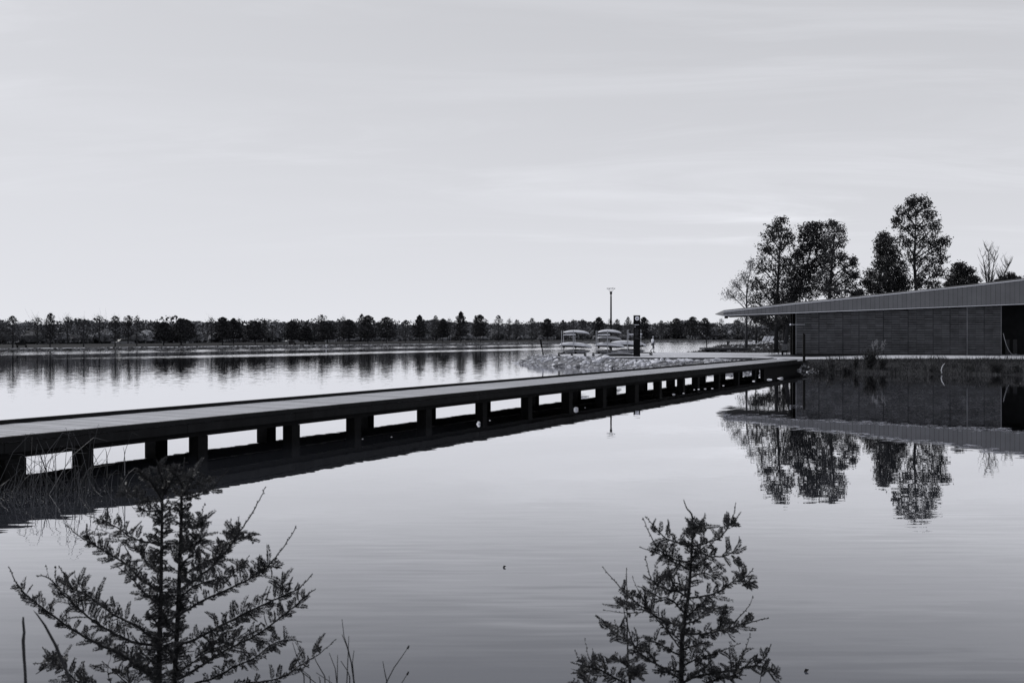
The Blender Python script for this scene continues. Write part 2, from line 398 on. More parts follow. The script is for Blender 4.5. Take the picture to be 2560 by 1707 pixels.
# underbrush and distant wood ------------------------------------------------
def canopy_mass(name, m, items, leaf, n_per):
    b = MB(); 
    for (c, rx, ry, rz) in items:
        n = n_per
        d = RNG.normal(size=(n, 3)); d /= np.linalg.norm(d, axis=1)[:, None]; d[:, 2] = np.where(d[:, 2] < -0.35, -d[:, 2], d[:, 2])
        rr = 0.86+0.12*RNG.random((n, 1))
        C = d*rr*np.array([rx, ry, rz])+np.array(c)
        V, Fq = leaf_quads(C, leaf, aspect=.8); b.addnp(V, Fq)
        # solid heart so that nothing shines through
        V2, F2 = ico_rock((0, 0, 0), 1, int(RNG.integers(1e6)), sub=1, flat=1, rough=.5)
        k = b.n; b.v.extend((V2*np.array([rx*.5, ry*.5, rz*.5])+np.array(c)).tolist()); b.f.extend([tuple(q+k for q in f) for f in F2]); b.n += len(V2)
    return b.build(name, m)
def xs_to_u(x, a):                     # shore parameter whose point (a inland) lies at photo column x
    t = (x-CX)/F
    base = S0+AW*a
    return (t*base.y-base.x)/(AX.x-t*AX.y)
items = []; items2 = []
for i in range(520):
    x = random.uniform(-60, 2160); d = random.uniform(430, 720)
    top = 806+4*math.sin(x*0.021)+3*math.sin(x*.05+1)+random.uniform(-3.5, 7)
    if 560 < x < 900: top -= 1.5
    top += (720-d)/290*7
    z = CAMZ+(HY-top)/F*d
    r = random.uniform(4.0, 8.0)
    p = PT(x, 0, d)
    (items if random.random() < .5 else items2).append(((p.x, d, z-r*.75), r, r, r*.8))
    if i % 2 == 0: items2.append(((p.x+random.uniform(-5, 5), d-4, z-r*1.7), r*1.1, r, r*1.1))
tag(canopy_mass('distant_wood', 'wood_leaf_hazed', items, .95, 340), 'rounded treetops coloured pale for haze and sun, of the wood on the rise behind the far lawn', 'woodland', kind='stuff')
tag(canopy_mass('shaded_wood', 'wood_leaf_dark', items2, .95, 300), 'darker treetops filling the wood on the rise beyond the lake', 'woodland', kind='stuff')  # shade within the wood is put into a darker copy of the leaf colour
items = []
for i in range(620):
    a = random.uniform(34, 75); x = random.uniform(-60, 1990); u = xs_to_u(x, a); p = far_pt(u, a); d = p.y
    h = random.uniform(1.6, 4.6)*(1+d/600)*(.6 if random.random() < .4 else 1)
    items.append(((p.x, p.y, h*.35+.5), h*.8, h*.8, h*.62))
tag(canopy_mass('underbrush', 'shrub_leaf', items, .42, 190), 'pale tangled underbrush behind the row of lakeside trees', 'underbrush', kind='stuff')
b = MB()
for i in range(900):                  # pale bare twigs in the brush
    a = random.uniform(32, 60); x = random.uniform(-60, 1990); p = far_pt(xs_to_u(x, a), a)
    h = random.uniform(1.5, 3.2)*(1+p.y/900); l = random.uniform(-.5, .5)*h
    b.bar(p+Vector((0, 0, .4)), p+Vector((l, 0, h)), .05+p.y/9000, .05+p.y/9000)
tag(b.build('brush_twigs', 'far_twig'), 'thin bare saplings standing in the brush across the lake', 'saplings', kind='stuff')

# second line of rounder trees closing the gaps behind the planted row: a mixed mass
items = []
for i in range(110):
    a = random.uniform(44, 120); x = random.uniform(-60, 2000); p = far_pt(xs_to_u(x, a), a); d = p.y
    topy = random.uniform(810, 832); z = CAMZ+(HY-topy)/F*d; r = random.uniform(2.2, 4.2)*(1+d/700)
    items.append(((p.x, d, z-r*.85), r, r, r*.95)); items.append(((p.x+random.uniform(-1, 1), d-1, max(1.5, z-r*2.2)), r*1.15, r, r*1.1))
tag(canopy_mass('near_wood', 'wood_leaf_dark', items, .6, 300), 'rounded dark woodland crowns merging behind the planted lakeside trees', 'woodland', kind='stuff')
# trees of the far shore row: (x, top y, inland metres, half width px, kind)
FT = [(-8, 792, 10, 24, 'M'), (32, 790, 9, 27, 'M'), (93, 794, 24, 24, 'S'), (125, 783, 10, 16, 'L'), (169, 792, 25, 23, 'S'), (209, 798, 8, 22, 'S'), (249, 790, 26, 23, 'S'),
      (288, 790, 9, 18, 'L'), (320, 789, 25, 15, 'T'), (342, 789, 12, 11, 'S'), (392, 804, 26, 18, 'M'), (409, 805, 13, 20, 'D'), (453, 797, 12, 28, 'D'), (464, 799, 26, 20, 'D'),
      (529, 794, 26, 19, 'S'), (556, 793, 13, 20, 'D'), (584, 796, 18, 22, 'D'), (599, 797, 27, 13, 'S'), (638, 803, 12, 22, 'D'), (661, 801, 26, 14, 'M'), (681, 813, 14, 13, 'S'), (730, 803, 13, 19, 'D'),
      (765, 814, 14, 15, 'D'), (787, 811, 27, 12, 'S'), (805, 787, 24, 15, 'T'), (819, 807, 14, 22, 'D'), (858, 792, 25, 15, 'S'), (873, 799, 14, 20, 'D'), (904, 785, 25, 15, 'M'), (920, 789, 13, 20, 'D'),
      (966, 793, 13, 23, 'D'), (1014, 800, 14, 18, 'M'), (1049, 788, 16, 18, 'D'), (1090, 789, 20, 16, 'M'), (1107, 797, 14, 13, 'D'), (1123, 797, 25, 12, 'S'), (1152, 779, 15, 17, 'D'), (1190, 789, 18, 13, 'M'),
      (1201, 787, 14, 17, 'D'), (1247, 788, 15, 19, 'M'), (1274, 797, 24, 12, 'S'), (1293, 799, 16, 16, 'M'), (1330, 795, 14, 18, 'M'), (1369, 797, 14, 15, 'D'), (1408, 800, 15, 15, 'M'), (1434, 799, 24, 10, 'S'),
      (1457, 798, 14, 14, 'M'), (1498, 793, 14, 13, 'D'), (1525, 797, 20, 12, 'S'), (1542, 798, 15, 11, 'L'), (1570, 792, 14, 13, 'M'), (1611, 793, 14, 13, 'D'), (1654, 801, 15, 15, 'M'), (1691, 796, 15, 17, 'D'),
      (1731, 792, 15, 17, 'D'), (1762, 795, 14, 14, 'D'), (1803, 797, 18, 13, 'S'), (1843, 800, 15, 15, 'D'), (1876, 803, 15, 13, 'M'), (1908, 801, 15, 13, 'D'), (1960, 804, 15, 14, 'D')]
ORD = ['first','second','third','fourth','fifth','sixth','seventh','eighth','ninth','tenth','eleventh','twelfth','thirteenth','fourteenth','fifteenth','sixteenth','seventeenth','eighteenth','nineteenth','twentieth']
def ordinal(n):
    if n <= 20: return ORD[n-1]
    tens = {2: 'twenty', 3: 'thirty', 4: 'forty', 5: 'fifty', 6: 'sixty'}[n//10]
    return tens+('-'+ORD[n % 10-1] if n % 10 else 'th').replace('yth', 'ieth')
KL = {'D': 'dense dark conical', 'M': 'loose mid-dark feathery', 'S': 'nearly bare twiggy', 'L': 'tall narrow leafy', 'T': 'tuft-topped dark leafy'}
FT.sort()
for i, (x, top, a, hw, kd) in enumerate(FT):
    u = xs_to_u(x, a); p = far_pt(u, a, 0); d = p.y; p.z = far_z(a)-.05; p.x = (x-CX)/F*d
    H = CAMZ+(HY-top)/F*d-p.z; W = hw/F*d*(1.22 if kd == 'D' else 1.12)
    # position counted from the left end of the row
    t = thing('lakeside_tree', f"{KL[kd]} young tree, {ordinal(i+1)} from left in far shore row", 'tree', p, 'trees planted along the far shore')
    rg = np.random.default_rng(100+i)
    lean = Vector((rg.normal()*.01*H, 0, 0))
    tb = MB(); trp = [p+lean*q+Vector((0, 0, H*q)) for q in (0, .25, .5, .75, .97)]
    r0 = max(.11, .017*H)*1.15
    tb.tube(trp, [r0, r0*.8, r0*.6, r0*.35, r0*.12], 6)
    nl = 26 if kd in 'SL' else 16; ends = []
    for k in range(nl):
        q = .26+.68*k/nl; an = k*2.4; up = .75 if kd in 'SLT' else .25
        pr = math.sin(min(1, (1-q)/.55)*math.pi/2) if kd != 'S' else 1-.75*abs(q-.45)/.5
        Lb = W*pr*(.8+.4*rg.random())
        s0 = p+lean*q+Vector((0, 0, H*q)); dv = Vector((math.cos(an), math.sin(an), up)).normalized()
        e = s0+dv*Lb*1.1; tb.tube([s0, s0+dv*Lb*.55+Vector((0, 0, .04*Lb)), e], [r0*.3, r0*.2, r0*.08], 4, False); ends.append((s0, e))
        if kd in 'SL':
            for _ in range(5):
                f0 = s0.lerp(e, rg.uniform(.3, 1)); o = Vector(rg.normal(size=3))*.22*W; o.z = abs(o.z)*1.7
                tb.tube([f0, f0+o], [r0*.10, r0*.05], 3, False)
    tb.build('trunk', 'bark', t)
    # crown profile: radius against height
    n = {'D': 2800, 'M': 3000, 'S': 1500, 'L': 2400, 'T': 2400}[kd]
    q = rg.random(n)
    if kd == 'D':
        lo = .20+.03*rg.random(); q = lo+(1-lo)*q**1.25; pr = np.interp(q, [lo, lo+.07, .5, .8, .93, 1], [.55, 1, .92, .5, .25, .05] if i % 4 == 0 else [.6, 1, .97, .74, .45, .10])
    elif kd == 'M':
        lo = .22; q = lo+(1-lo)*q**1.1; pr = np.interp(q, [lo, lo+.1, .45, .7, .85, 1], [.4, .95, 1, .6, .45, .1])
    elif kd == 'S':
        lo = .3; q = lo+(1-lo)*q; pr = np.interp(q, [lo, .45, .6, .9, 1], [.4, 1, .9, .5, .15])
    elif kd == 'L':
        lo = .25; q = lo+(1-lo)*q; pr = np.interp(q, [lo, .4, .65, .9, 1], [.5, 1, .8, .5, .15])
    else:
        lo = .25; q = lo+(1-lo)*q; pr = np.interp(q, [lo, .4, .6, .68, .8, .92, 1], [.6, .9, .55, .3, .8, .75, .2])
    an = rg.random(n)*2*math.pi; rad = rg.random(n)**.45*W*pr*(1+.18*np.sin(an*3+q*17+i)+.22*np.sin(q*41+an*2))
    C = np.stack([p.x+lean.x*q+rad*np.cos(an), p.y+rad*np.sin(an), p.z+H*q], 1)
    if kd != 'D':                      # clumping opens gaps
        fq = 2.2 if kd == 'S' else 1.3; key = np.sin(C[:, 0]*5.1*fq+i)*np.sin(C[:, 2]*4.3*fq+C[:, 1]*2*fq)
        C = C[key > (-.35 if kd != 'S' else .1)]
    V, Fq = leaf_quads(C, (.34 if kd == 'D' else .20)*(.7+d/600), flat=.35, aspect=.55)
    MB().addnp(V, Fq).build('crown', {'D': 'far_leaf_dark', 'M': 'far_leaf_mid', 'S': 'far_leaf_mid', 'L': 'far_leaf_dark', 'T': 'far_leaf_dark'}[kd], t)

# benches, cars, walkers, kayak on the far side -------------------------------
def bench(p, rot, label):
    t = thing('park_bench', label, 'bench', p, 'benches beside the far path', local=True, rotz=rot)
    MB().box((0, 0, .45), (1.8, .45, .06)).build('seat', 'black_steel', t)
    MB().box((0, .24, .72), (1.8, .05, .42)).build('backrest', 'black_steel', t)
    for sx_ in (-.75, .75): MB().box((sx_, 0, .21), (.08, .42, .42)).build('leg', 'black_steel', t)
frot = math.atan2(AX.y, AX.x)
for x, lab in ((72, 'dark bench on the lawn near the left edge of the far shore'), (728, 'dark low bench-like form on the far lawn below the second parked car'), (776, 'dark low bench-like form on the far lawn right of the parked car')):  # the right two are bench shapes set on low dark marks
    u = xs_to_u(x, 7.6); bench(far_pt(u, 7.6, far_z(7.6)), frot, lab)
def car(p, rot, label):
    t = thing('parked_car', label, 'car', p, 'cars parked behind the far lawn', local=True, rotz=rot)
    prof = [(-2.2, .35), (-2.25, .75), (-2.1, .9), (-1.25, 1.0), (1.2, 1.02), (2.15, .85), (2.25, .6), (2.2, .3)]
    MB().loft([[(x, y, z) for x, z in prof] for y in (-.88, -.84, .84, .88)], True, True).build('body', 'car_paint', t, smooth=False)
    gp = [(-1.5, .98), (-.85, 1.42), (.45, 1.45), (1.35, 1.0)]
    cab = MB().loft([[(x, y*(1-.12*(z-1)), z) for x, z in gp] for y in (-.8, .8)], True, True).build('cabin', 'glass_dark', t)
    MB().loft([[(x, y, z) for x, z in [(-.95, 1.40), (-.85, 1.455), (.5, 1.48), (.55, 1.43)]] for y in (-.72, .72)], True, True).build('roof', 'car_paint', t)
    for sx_ in (-1.35, 1.35):
        for sy in (-.86, .86):
            wv = MB().disc((sx_, sy, .32), .32, (0, 1, 0), .2, 20).build('wheel', 'rubber', t)
            MB().disc((sx_, sy*1.1, .32), .19, (0, 1, 0), .06, 14).build('rim', 'steel', wv)
for x, lab in ((299, 'pale car roof behind the far lawn under bare trees'), (718, 'silver car parked behind the far lawn between dark conical trees')):
    u = xs_to_u(x, 31); q = far_pt(u, 31, .42); car(q, frot, lab)

def ring(c, rx, ry, n=14, rot=0.0, tilt=0.0):
    return [Vector((c[0]+rx*math.cos(2*math.pi*k/n), c[1]+ry*math.sin(2*math.pi*k/n), c[2])) for k in range(n)]
def skin_person(name, joints, edges, radii, m, parent, sub=2):
    me = bpy.data.meshes.new(name); me.from_pydata(joints, edges, []); me.update()
    ob = bpy.data.objects.new(name, me); COL.objects.link(ob); ob.parent = parent
    ob['_o'] = [0, 0, 0]
    me.materials.append(MATS[m])
    md = ob.modifiers.new('skin', 'SKIN'); md.use_smooth_shade = True
    if not me.skin_vertices: 
        bpy.context.view_layer.objects.active = ob
    sv = me.skin_vertices[0].data
    for i, r in enumerate(radii):
        sv[i].radius = (r, r) if not isinstance(r, tuple) else r
        sv[i].use_root = (i == 0)
    s2 = ob.modifiers.new('sub', 'SUBSURF'); s2.levels = sub; s2.render_levels = sub
    # freeze into a real mesh
    dg = bpy.context.evaluated_depsgraph_get(); ev = ob.evaluated_get(dg); nm = bpy.data.meshes.new_from_object(ev)
    ob.modifiers.clear(); ob.data = nm
    if not nm.materials: nm.materials.append(MATS[m])
    return ob
def person(p, rot, label, pose, mats, h=1.75, group=None, hat=False, pack=False):
    """figure in local axes: x = forward, z = up; every joint listed by pose"""
    t = thing('person', label, 'person', p, group, local=True, rotz=rot)
    J = {'pel': (0, 0, .95), 'wai': (0, 0, 1.10), 'che': (.01, 0, 1.30), 'nk0': (0, 0, 1.46), 'nk': (.015, 0, 1.52), 'hd0': (.03, 0, 1.60), 'hd1': (.035, 0, 1.70),
         'hpL': (0, .09, .92), 'hpR': (0, -.09, .92), 'knL': (.04, .10, .50), 'knR': (.04, -.10, .50), 'anL': (0, .10, .09), 'anR': (0, -.10, .09), 'toL': (.17, .11, .035), 'toR': (.17, -.11, .035),
         'shL': (0, .17, 1.42), 'shR': (0, -.17, 1.42), 'elL': (-.02, .22, 1.14), 'elR': (-.02, -.22, 1.14), 'wrL': (.06, .23, .90), 'wrR': (.06, -.23, .90)}
    J.update(pose)
    E_ = [('pel', 'wai'), ('wai', 'che'), ('che', 'nk0'), ('nk0', 'nk'), ('nk', 'hd0'), ('hd0', 'hd1'), ('pel', 'hpL'), ('pel', 'hpR'), ('hpL', 'knL'), ('knL', 'anL'), ('anL', 'toL'), ('hpR', 'knR'), ('knR', 'anR'), ('anR', 'toR'),
          ('che', 'shL'), ('che', 'shR'), ('shL', 'elL'), ('elL', 'wrL'), ('shR', 'elR'), ('elR', 'wrR')]
    Rr = {'pel': .13, 'wai': .115, 'che': .135, 'nk0': .06, 'nk': .052, 'hd0': .08, 'hd1': .085, 'hpL': .09, 'hpR': .09, 'knL': .055, 'knR': .055, 'anL': .04, 'anR': .04, 'toL': .035, 'toR': .035,
          'shL': .06, 'shR': .06, 'elL': .042, 'elR': .042, 'wrL': .028, 'wrR': .028}
    names = list(J)
    pts = [list(J[n]) for n in names]; rad = [Rr[n] for n in names]; ed = [(names.index(a), names.index(c)) for a, c in E_]
    for sd_ in 'LR':                    # palm, four fingers and a thumb
        w_ = Vector(J['wr'+sd_]); e_ = Vector(J['el'+sd_]); dv = (w_-e_).normalized()
        fw = Vector((1, 0, 0)); fw = (fw-dv*fw.dot(dv)); fw = fw.normalized() if fw.length > .1 else Vector((0, 0, 1))
        k0 = len(pts); pts.append(list(w_+dv*.07)); rad.append(.026); ed.append((names.index('wr'+sd_), k0))
        for j, (off, ln) in enumerate(((-.03, .055), (-.01, .075), (.01, .08), (.03, .07))):
            k1 = len(pts); pts.append(list(w_+dv*(.10+ln*.5)+fw*off)); rad.append(.009)
            pts.append(list(w_+dv*(.10+ln)+fw*off+fw*.012)); rad.append(.008); ed += [(k0, k1), (k1, k1+1)]
        k1 = len(pts); pts.append(list(w_+dv*.06+fw*.045)); rad.append(.011); pts.append(list(w_+dv*.09+fw*.06)); rad.append(.009); ed += [(k0, k1), (k1, k1+1)]
    s = h/1.75
    pts = [tuple(c*s for c in q) for q in pts]; rad = [r*s for r in rad]
    idx = names.index('pel')            # pelvis first
    perm = [idx]+[i for i in range(len(pts)) if i != idx]; inv = {o: n for n, o in enumerate(perm)}
    pts = [pts[i] for i in perm]; rad = [rad[i] for i in perm]; ed = [(inv[a], inv[c]) for a, c in ed]
    body = skin_person('body', pts, ed, rad, mats['skin'], t)
    hc = Vector(J['hd0']).lerp(Vector(J['hd1']), .5)*s
    fb = MB()                           # brow, nose, mouth and ears shaped onto the head
    fb.tube([hc+Vector((.085, 0, .03))*s, hc+Vector((.115, 0, -.015))*s], [.008*s, .014*s], 5)
    for y in (-.082, .082): fb.tube([hc+Vector((0, y, .02))*s, hc+Vector((-.01, y*1.12, -.02))*s], [.018*s, .014*s], 5)
    fb.build('face', mats['skin'], t, org=(0, 0, 0))
    eb = MB()
    for y in (-.03, .03): eb.box(hc+Vector((.083, y, .012))*s, (.012*s, .02*s, .012*s))
    eb.box(hc+Vector((.083, 0, -.055))*s, (.012*s, .045*s, .010*s)); eb.build('eyes_and_mouth', 'hair_dark', t, org=(0, 0, 0))
    # hair cap
    hb = MB(); rings = []
    for k in range(6):
        a = k/5*R(88); rr = .094*math.cos(a)+.002
        rings.append([Vector((hc.x-.012*s+rr*s*1.04*math.cos(q), hc.y+rr*s*.92*math.sin(q), hc.z+.018*s+.100*s*math.sin(a))) for q in [2*math.pi*j/14 for j in range(14)]])
    hb.loft(rings); hb.build('cap' if hat else 'hair', mats['hair'], t, org=(0, 0, 0), smooth=True)
    # clothes: skins a little fatter than the body
    def sub_skin(nm, ns, es, grow, m_, extra=None):
        J2 = dict(J); 
        if extra: J2.update(extra)
        P2 = [tuple(c*s for c in J2[n]) for n in ns]; R2 = [(Rr.get(n, .05)+grow)*s for n in ns]
        return skin_person(nm, P2, [(ns.index(a), ns.index(c)) for a, c in es], R2, m_, t)
    mid = lambda a, c, q: tuple(Vector(J[a]).lerp(Vector(J[c]), q))
    sub_skin('shirt', ['wai', 'pel', 'che', 'nk0', 'shL', 'shR', 'sL', 'sR'], [('pel', 'wai'), ('wai', 'che'), ('che', 'nk0'), ('che', 'shL'), ('che', 'shR'), ('shL', 'sL'), ('shR', 'sR')], .020, mats['shirt'],
             {'sL': mid('shL', 'elL', mats.get('sleeve', .6)), 'sR': mid('shR', 'elR', mats.get('sleeve', .6)), 'nk0': mid('che', 'nk0', .8)})
    lq = mats.get('leg', 1.0)
    if lq <= 1: ex = {'eL': mid('hpL', 'knL', lq), 'eR': mid('hpR', 'knR', lq)}; ns = ['pel', 'hpL', 'hpR', 'eL', 'eR']; es = [('pel', 'hpL'), ('pel', 'hpR'), ('hpL', 'eL'), ('hpR', 'eR')]
    else: ex = {'eL': mid('knL', 'anL', lq-1), 'eR': mid('knR', 'anR', lq-1)}; ns = ['pel', 'hpL', 'hpR', 'knL', 'knR', 'eL', 'eR']; es = [('pel', 'hpL'), ('pel', 'hpR'), ('hpL', 'knL'), ('hpR', 'knR'), ('knL', 'eL'), ('knR', 'eR')]
    sub_skin('shorts' if lq <= 1 else 'trousers', ns, es, .018, mats['legs'], ex)
    for a, c in (('anL', 'toL'), ('anR', 'toR')):
        A, Bv = Vector(J[a])*s, Vector(J[c])*s
        MB().tube([A-(Bv-A)*.35-Vector((0, 0, .03*s)), A-Vector((0, 0, .03*s)), Bv+(Bv-A)*.25], [.045*s, .052*s, .038*s], 8).build('shoe', mats['shoe'], t, org=(0, 0, 0), smooth=True)
    if pack:
        MB().box(Vector((-.17, 0, 1.28))*s, (.16*s, .27*s, .40*s)).build('backpack', 'cloth_gray', t, org=(0, 0, 0))
    return t
# ------------------------------------------------------------------ near-shore land (peninsula)
POLY = [(0.3, 94.2), (2.1, 88.2), (4.1, 84.9), (6.5, 81.6), (8.9, 79.7), (14, 78.6), (19.5, 77.0), (22.0, 74.0), (22.4, 71.6), (25.4, 68.7), (33.9, 66), (60, 62), (110, 58), (150, 120), (120, 215), (80, 196), (60, 176), (45, 162), (31.5, 149), (28.6, 138), (25.2, 126), (20.6, 115.5), (17, 111), (12, 109.5), (7, 103), (3.0, 97.5)]
PA = np.array(POLY)
def sdist(X, Y):
    X = np.asarray(X, float); Y = np.asarray(Y, float); dm = np.full(X.shape, 1e9); ins = np.zeros(X.shape, bool)
    for i in range(len(PA)):
        a = PA[i]; c = PA[(i+1) % len(PA)]; e = c-a; L2 = e@e
        t = np.clip(((X-a[0])*e[0]+(Y-a[1])*e[1])/L2, 0, 1)
        dm = np.minimum(dm, np.hypot(X-a[0]-t*e[0], Y-a[1]-t*e[1]))
        cond = ((a[1] > Y) != (c[1] > Y)) & (X < (c[0]-a[0])*(Y-a[1])/(c[1]-a[1]+1e-12)+a[0])
        ins ^= cond
    return np.where(ins, dm, -dm)
def sstep(x, a, c): t = np.clip((x-a)/(c-a), 0, 1); return t*t*(3-2*t)
def plaza_z(X, Y): return .79+.20*sstep(np.asarray(X, float), 25, 33)*sstep(np.asarray(Y, float), 72, 82)
def land_z(X, Y):
    X = np.asarray(X, float); Y = np.asarray(Y, float)
    s = sdist(X, Y)
    left = 1-sstep(X, 20, 23)
    nearbank = (1-sstep(Y, 90, 95))
    slope = (.24+.30*(1-sstep(X, 4, 9)))*left+.20*(1-left)
    base = np.where(s > 0, np.minimum(s*slope, plaza_z(X, Y)-.08-.16*left*nearbank*sstep(X, 8, 10)), np.maximum(s*.35, -1.5))
    mound = .95*np.exp(-((X-33)**2/90+(Y-118)**2/160))+.45*np.exp(-((X-23.5)**2/10+(Y-114.5)**2/7))+.4*np.exp(-((X-33)**2/60+(Y-140)**2/160))+.6*np.exp(-((X-50)**2/200+(Y-120)**2/500))
    base = base+mound*sstep(s, 0, 2.5)*sstep(Y, 104, 109)
    n = .05*np.sin(X*1.9+Y*.7)+.04*np.sin(Y*2.3-X*1.1)+.02*np.sin(X*6)*np.sin(Y*5)
    return base+n*(s > .3)*(base < plaza_z(X, Y)-.05)*.7-0.02
def lz(x, y): return float(land_z(np.array([x]), np.array([y]))[0])
xs = np.concatenate([np.arange(-4, 46, .5), np.arange(46, 170, 3.0)]); ys = np.concatenate([np.arange(56, 126, .5), np.arange(126, 240, 3.0)])
GX, GY = np.meshgrid(xs, ys); GZ = land_z(GX, GY)
V = np.stack([GX.ravel(), GY.ravel(), GZ.ravel()], 1); nx = len(xs)
ii, jj = np.meshgrid(np.arange(len(ys)-1), np.arange(nx-1), indexing='ij'); k = (ii*nx+jj).ravel()
Q = np.stack([k, k+1, k+nx+1, k+nx], 1)
cxq = GX[:-1, :-1].ravel(); cyq = GY[:-1, :-1].ravel()
isg = (cxq < 21.8) & (cyq < 104)
struct(MB().addnp(V, Q[isg]).build('gravel_spit', 'gravel_soil', smooth=True))
struct(MB().addnp(V, Q[~isg]).build('terrain', 'soil_grass', smooth=True))
# paved plaza and path
PZ = [(3.6, 91.0), (8.2, 84.6), (9.6, 83.6), (14, 83.2), (20.0, 83.0), (21.0, 80.6), (22.0, 78.4), (25.4, 77.2), (39, 75.4), (70, 71.5), (110, 68), (110, 90), (60, 100), (40, 101), (31, 101.5), (23, 106.5), (19.5, 109), (14, 108.2), (9, 103), (5, 96.5)]
def plaza_mesh():
    import bmesh
    bm = bmesh.new(); f = bm.faces.new([bm.verts.new((x, y, 0)) for x, y in PZ])
    for ax, rng_ in ((0, range(4, 110, 2)), (1, range(70, 110, 2))):
        for q in rng_:
            bmesh.ops.bisect_plane(bm, geom=bm.verts[:]+bm.edges[:]+bm.faces[:], plane_co=(q, 0, 0) if ax == 0 else (0, q, 0), plane_no=(1, 0, 0) if ax == 0 else (0, 1, 0))
    for v in bm.verts: v.co.z = float(plaza_z(v.co.x, v.co.y))
    me = bpy.data.meshes.new('plaza'); bm.to_mesh(me); bm.free(); me.materials.append(MATS['concrete'])
    o = bpy.data.objects.new('plaza', me); COL.objects.link(o); return struct(o)
plaza_mesh()
b = MB()
for i in range(len(PZ)):
    a = PZ[i]; c = PZ[(i+1) % len(PZ)]; n = max(1, int(math.dist(a, c)/2))
    for j in range(n):
        p0 = [a[0]+(c[0]-a[0])*j/n, a[1]+(c[1]-a[1])*j/n]; p1 = [a[0]+(c[0]-a[0])*(j+1)/n, a[1]+(c[1]-a[1])*(j+1)/n]
        z0 = float(plaza_z(*p0))-.004; z1 = float(plaza_z(*p1))-.004
        b.add([(p0[0], p0[1], z0-.3), (p1[0], p1[1], z1-.3), (p1[0], p1[1], z1), (p0[0], p0[1], z0)], [(0, 1, 2, 3)])
struct(b.build('plaza_edge', 'concrete_edge'))

# gravel and boulders
b = MB(); pts = []; sz = []
cand = np.stack([RNG.uniform(0, 22.5, 9000), RNG.uniform(72, 98, 9000)], 1); s = sdist(cand[:, 0], cand[:, 1])
def in_pz(x, y):
    r = False
    for i in range(len(PZ)):
        a = PZ[i]; c = PZ[(i+1) % len(PZ)]
        if (a[1] > y) != (c[1] > y) and x < (c[0]-a[0])*(y-a[1])/(c[1]-a[1])+a[0]: r = not r
    return r
for (x, y), q in zip(cand, s):
    if q < -.25 or in_pz(x, y) or in_pz(x, y+.5): continue
    pts.append((x, y, max(lz(x, y), -.03)+.02)); sz.append(random.uniform(.05, .12)+(.12 if random.random() < .16 else 0))
pebbles(b, pts, sz); 
tag(b.build('gravel', 'pebble'), 'loose pale gravel and cobbles covering the spit beside the boardwalk', 'gravel', kind='stuff')
def boulder(x, y, r, label, z=None, m='rock', group='boulders along the gravel spit', seed=0, flat=.72):
    z = (lz(x, y) if z is None else z)+r*.30
    V, Fc = ico_rock((x, y, z), r, seed, 2, flat)
    o = MB().add(V, Fc).build('boulder', m, org=(x, y, z)); 
    return tag(o, label, 'boulder', group)
# boulders of the spit, photo column, row, radius in px
BL = [(1310, 905, 4, 'D'), (1349, 899, 6, 'L'), (1356, 903, 5, 'L'), (1362, 898, 7, 'L'), (1366, 904, 6, 'L'), (1373, 896, 6, 'L'), (1388, 895, 7, 'L'), (1392, 901, 5, 'L'), (1380, 899, 5, 'L'), (1398, 913, 8, 'D'), (1384, 914, 6, 'L'), (1342, 911, 4, 'L'),
      (1424, 896, 5, 'L'), (1440, 897, 6, 'L'), (1457, 895, 6, 'L'), (1464, 906, 7, 'L'), (1472, 909, 6, 'L'), (1484, 899, 6, 'L'), (1492, 905, 8, 'L'), (1500, 900, 9, 'L'), (1512, 896, 10, 'L'), (1525, 897, 9, 'L'), (1526, 903, 5, 'L'), (1507, 893, 6, 'L'),
      (1463, 897, 5, 'L'), (1477, 895, 5, 'L'), (1506, 917, 5, 'D'), (1517, 916, 5, 'L'), (1450, 917, 5, 'D'), (1528, 917, 5, 'L'),
      (1571, 909, 6, 'L'), (1578, 906, 7, 'L'), (1583, 903, 5, 'L'), (1592, 909, 7, 'L'), (1601, 905, 8, 'L'), (1608, 910, 7, 'L'), (1612, 903, 6, 'L'), (1615, 914, 5, 'L'), (1621, 907, 6, 'L'), (1629, 904, 6, 'L'), (1636, 907, 7, 'L'), (1640, 901, 6, 'L'), (1650, 905, 6, 'L'), (1655, 900, 6, 'L'),
      (1661, 905, 6, 'D'), (1667, 901, 7, 'L'), (1676, 904, 7, 'L'), (1683, 898, 9, 'L'), (1690, 902, 6, 'L'), (1699, 901, 6, 'L'), (1706, 903, 7, 'L'), (1712, 898, 8, 'L'), (1718, 901, 6, 'L'), (1725, 896, 7, 'L'), (1726, 904, 7, 'L'), (1645, 898, 5, 'L'), (1594, 901, 5, 'L'), (1605, 915, 6, 'L'), (1588, 916, 5, 'L'), (1566, 912, 5, 'L'),
      (1779, 901, 6, 'L'), (1790, 902, 8, 'L'), (1797, 901, 6, 'L'), (1813, 899, 3, 'L')]
for i, (x, y, r, k) in enumerate(BL):
    Yd = 84+(921-y)*.10 if x > 1535 else 85+(918-y)*.28
    # march along the view ray to the ground
    d = 76.0
    while d < 99:
        p = PT(x, y, d)
        if lz(p.x, p.y) >= p.z-.02: break
        d += .1
    if d >= 98.5: continue
    if x < 1400: lab = 'pale rough boulder on the tip of the spit near the leaning post'
    elif x < 1540: lab = 'pale rough boulder below the loaded kayak racks'
    else: lab = 'pale rough boulder on the gravel below the black sign pillar and plaza edge'
    if k == 'D': lab = lab.replace('pale rough', 'dark wet')
    boulder(p.x, p.y, r/F*d*1.12, lab, z=p.z-r/F*d*.2, m='rock' if k == 'L' else 'rock_dark', seed=500+i)
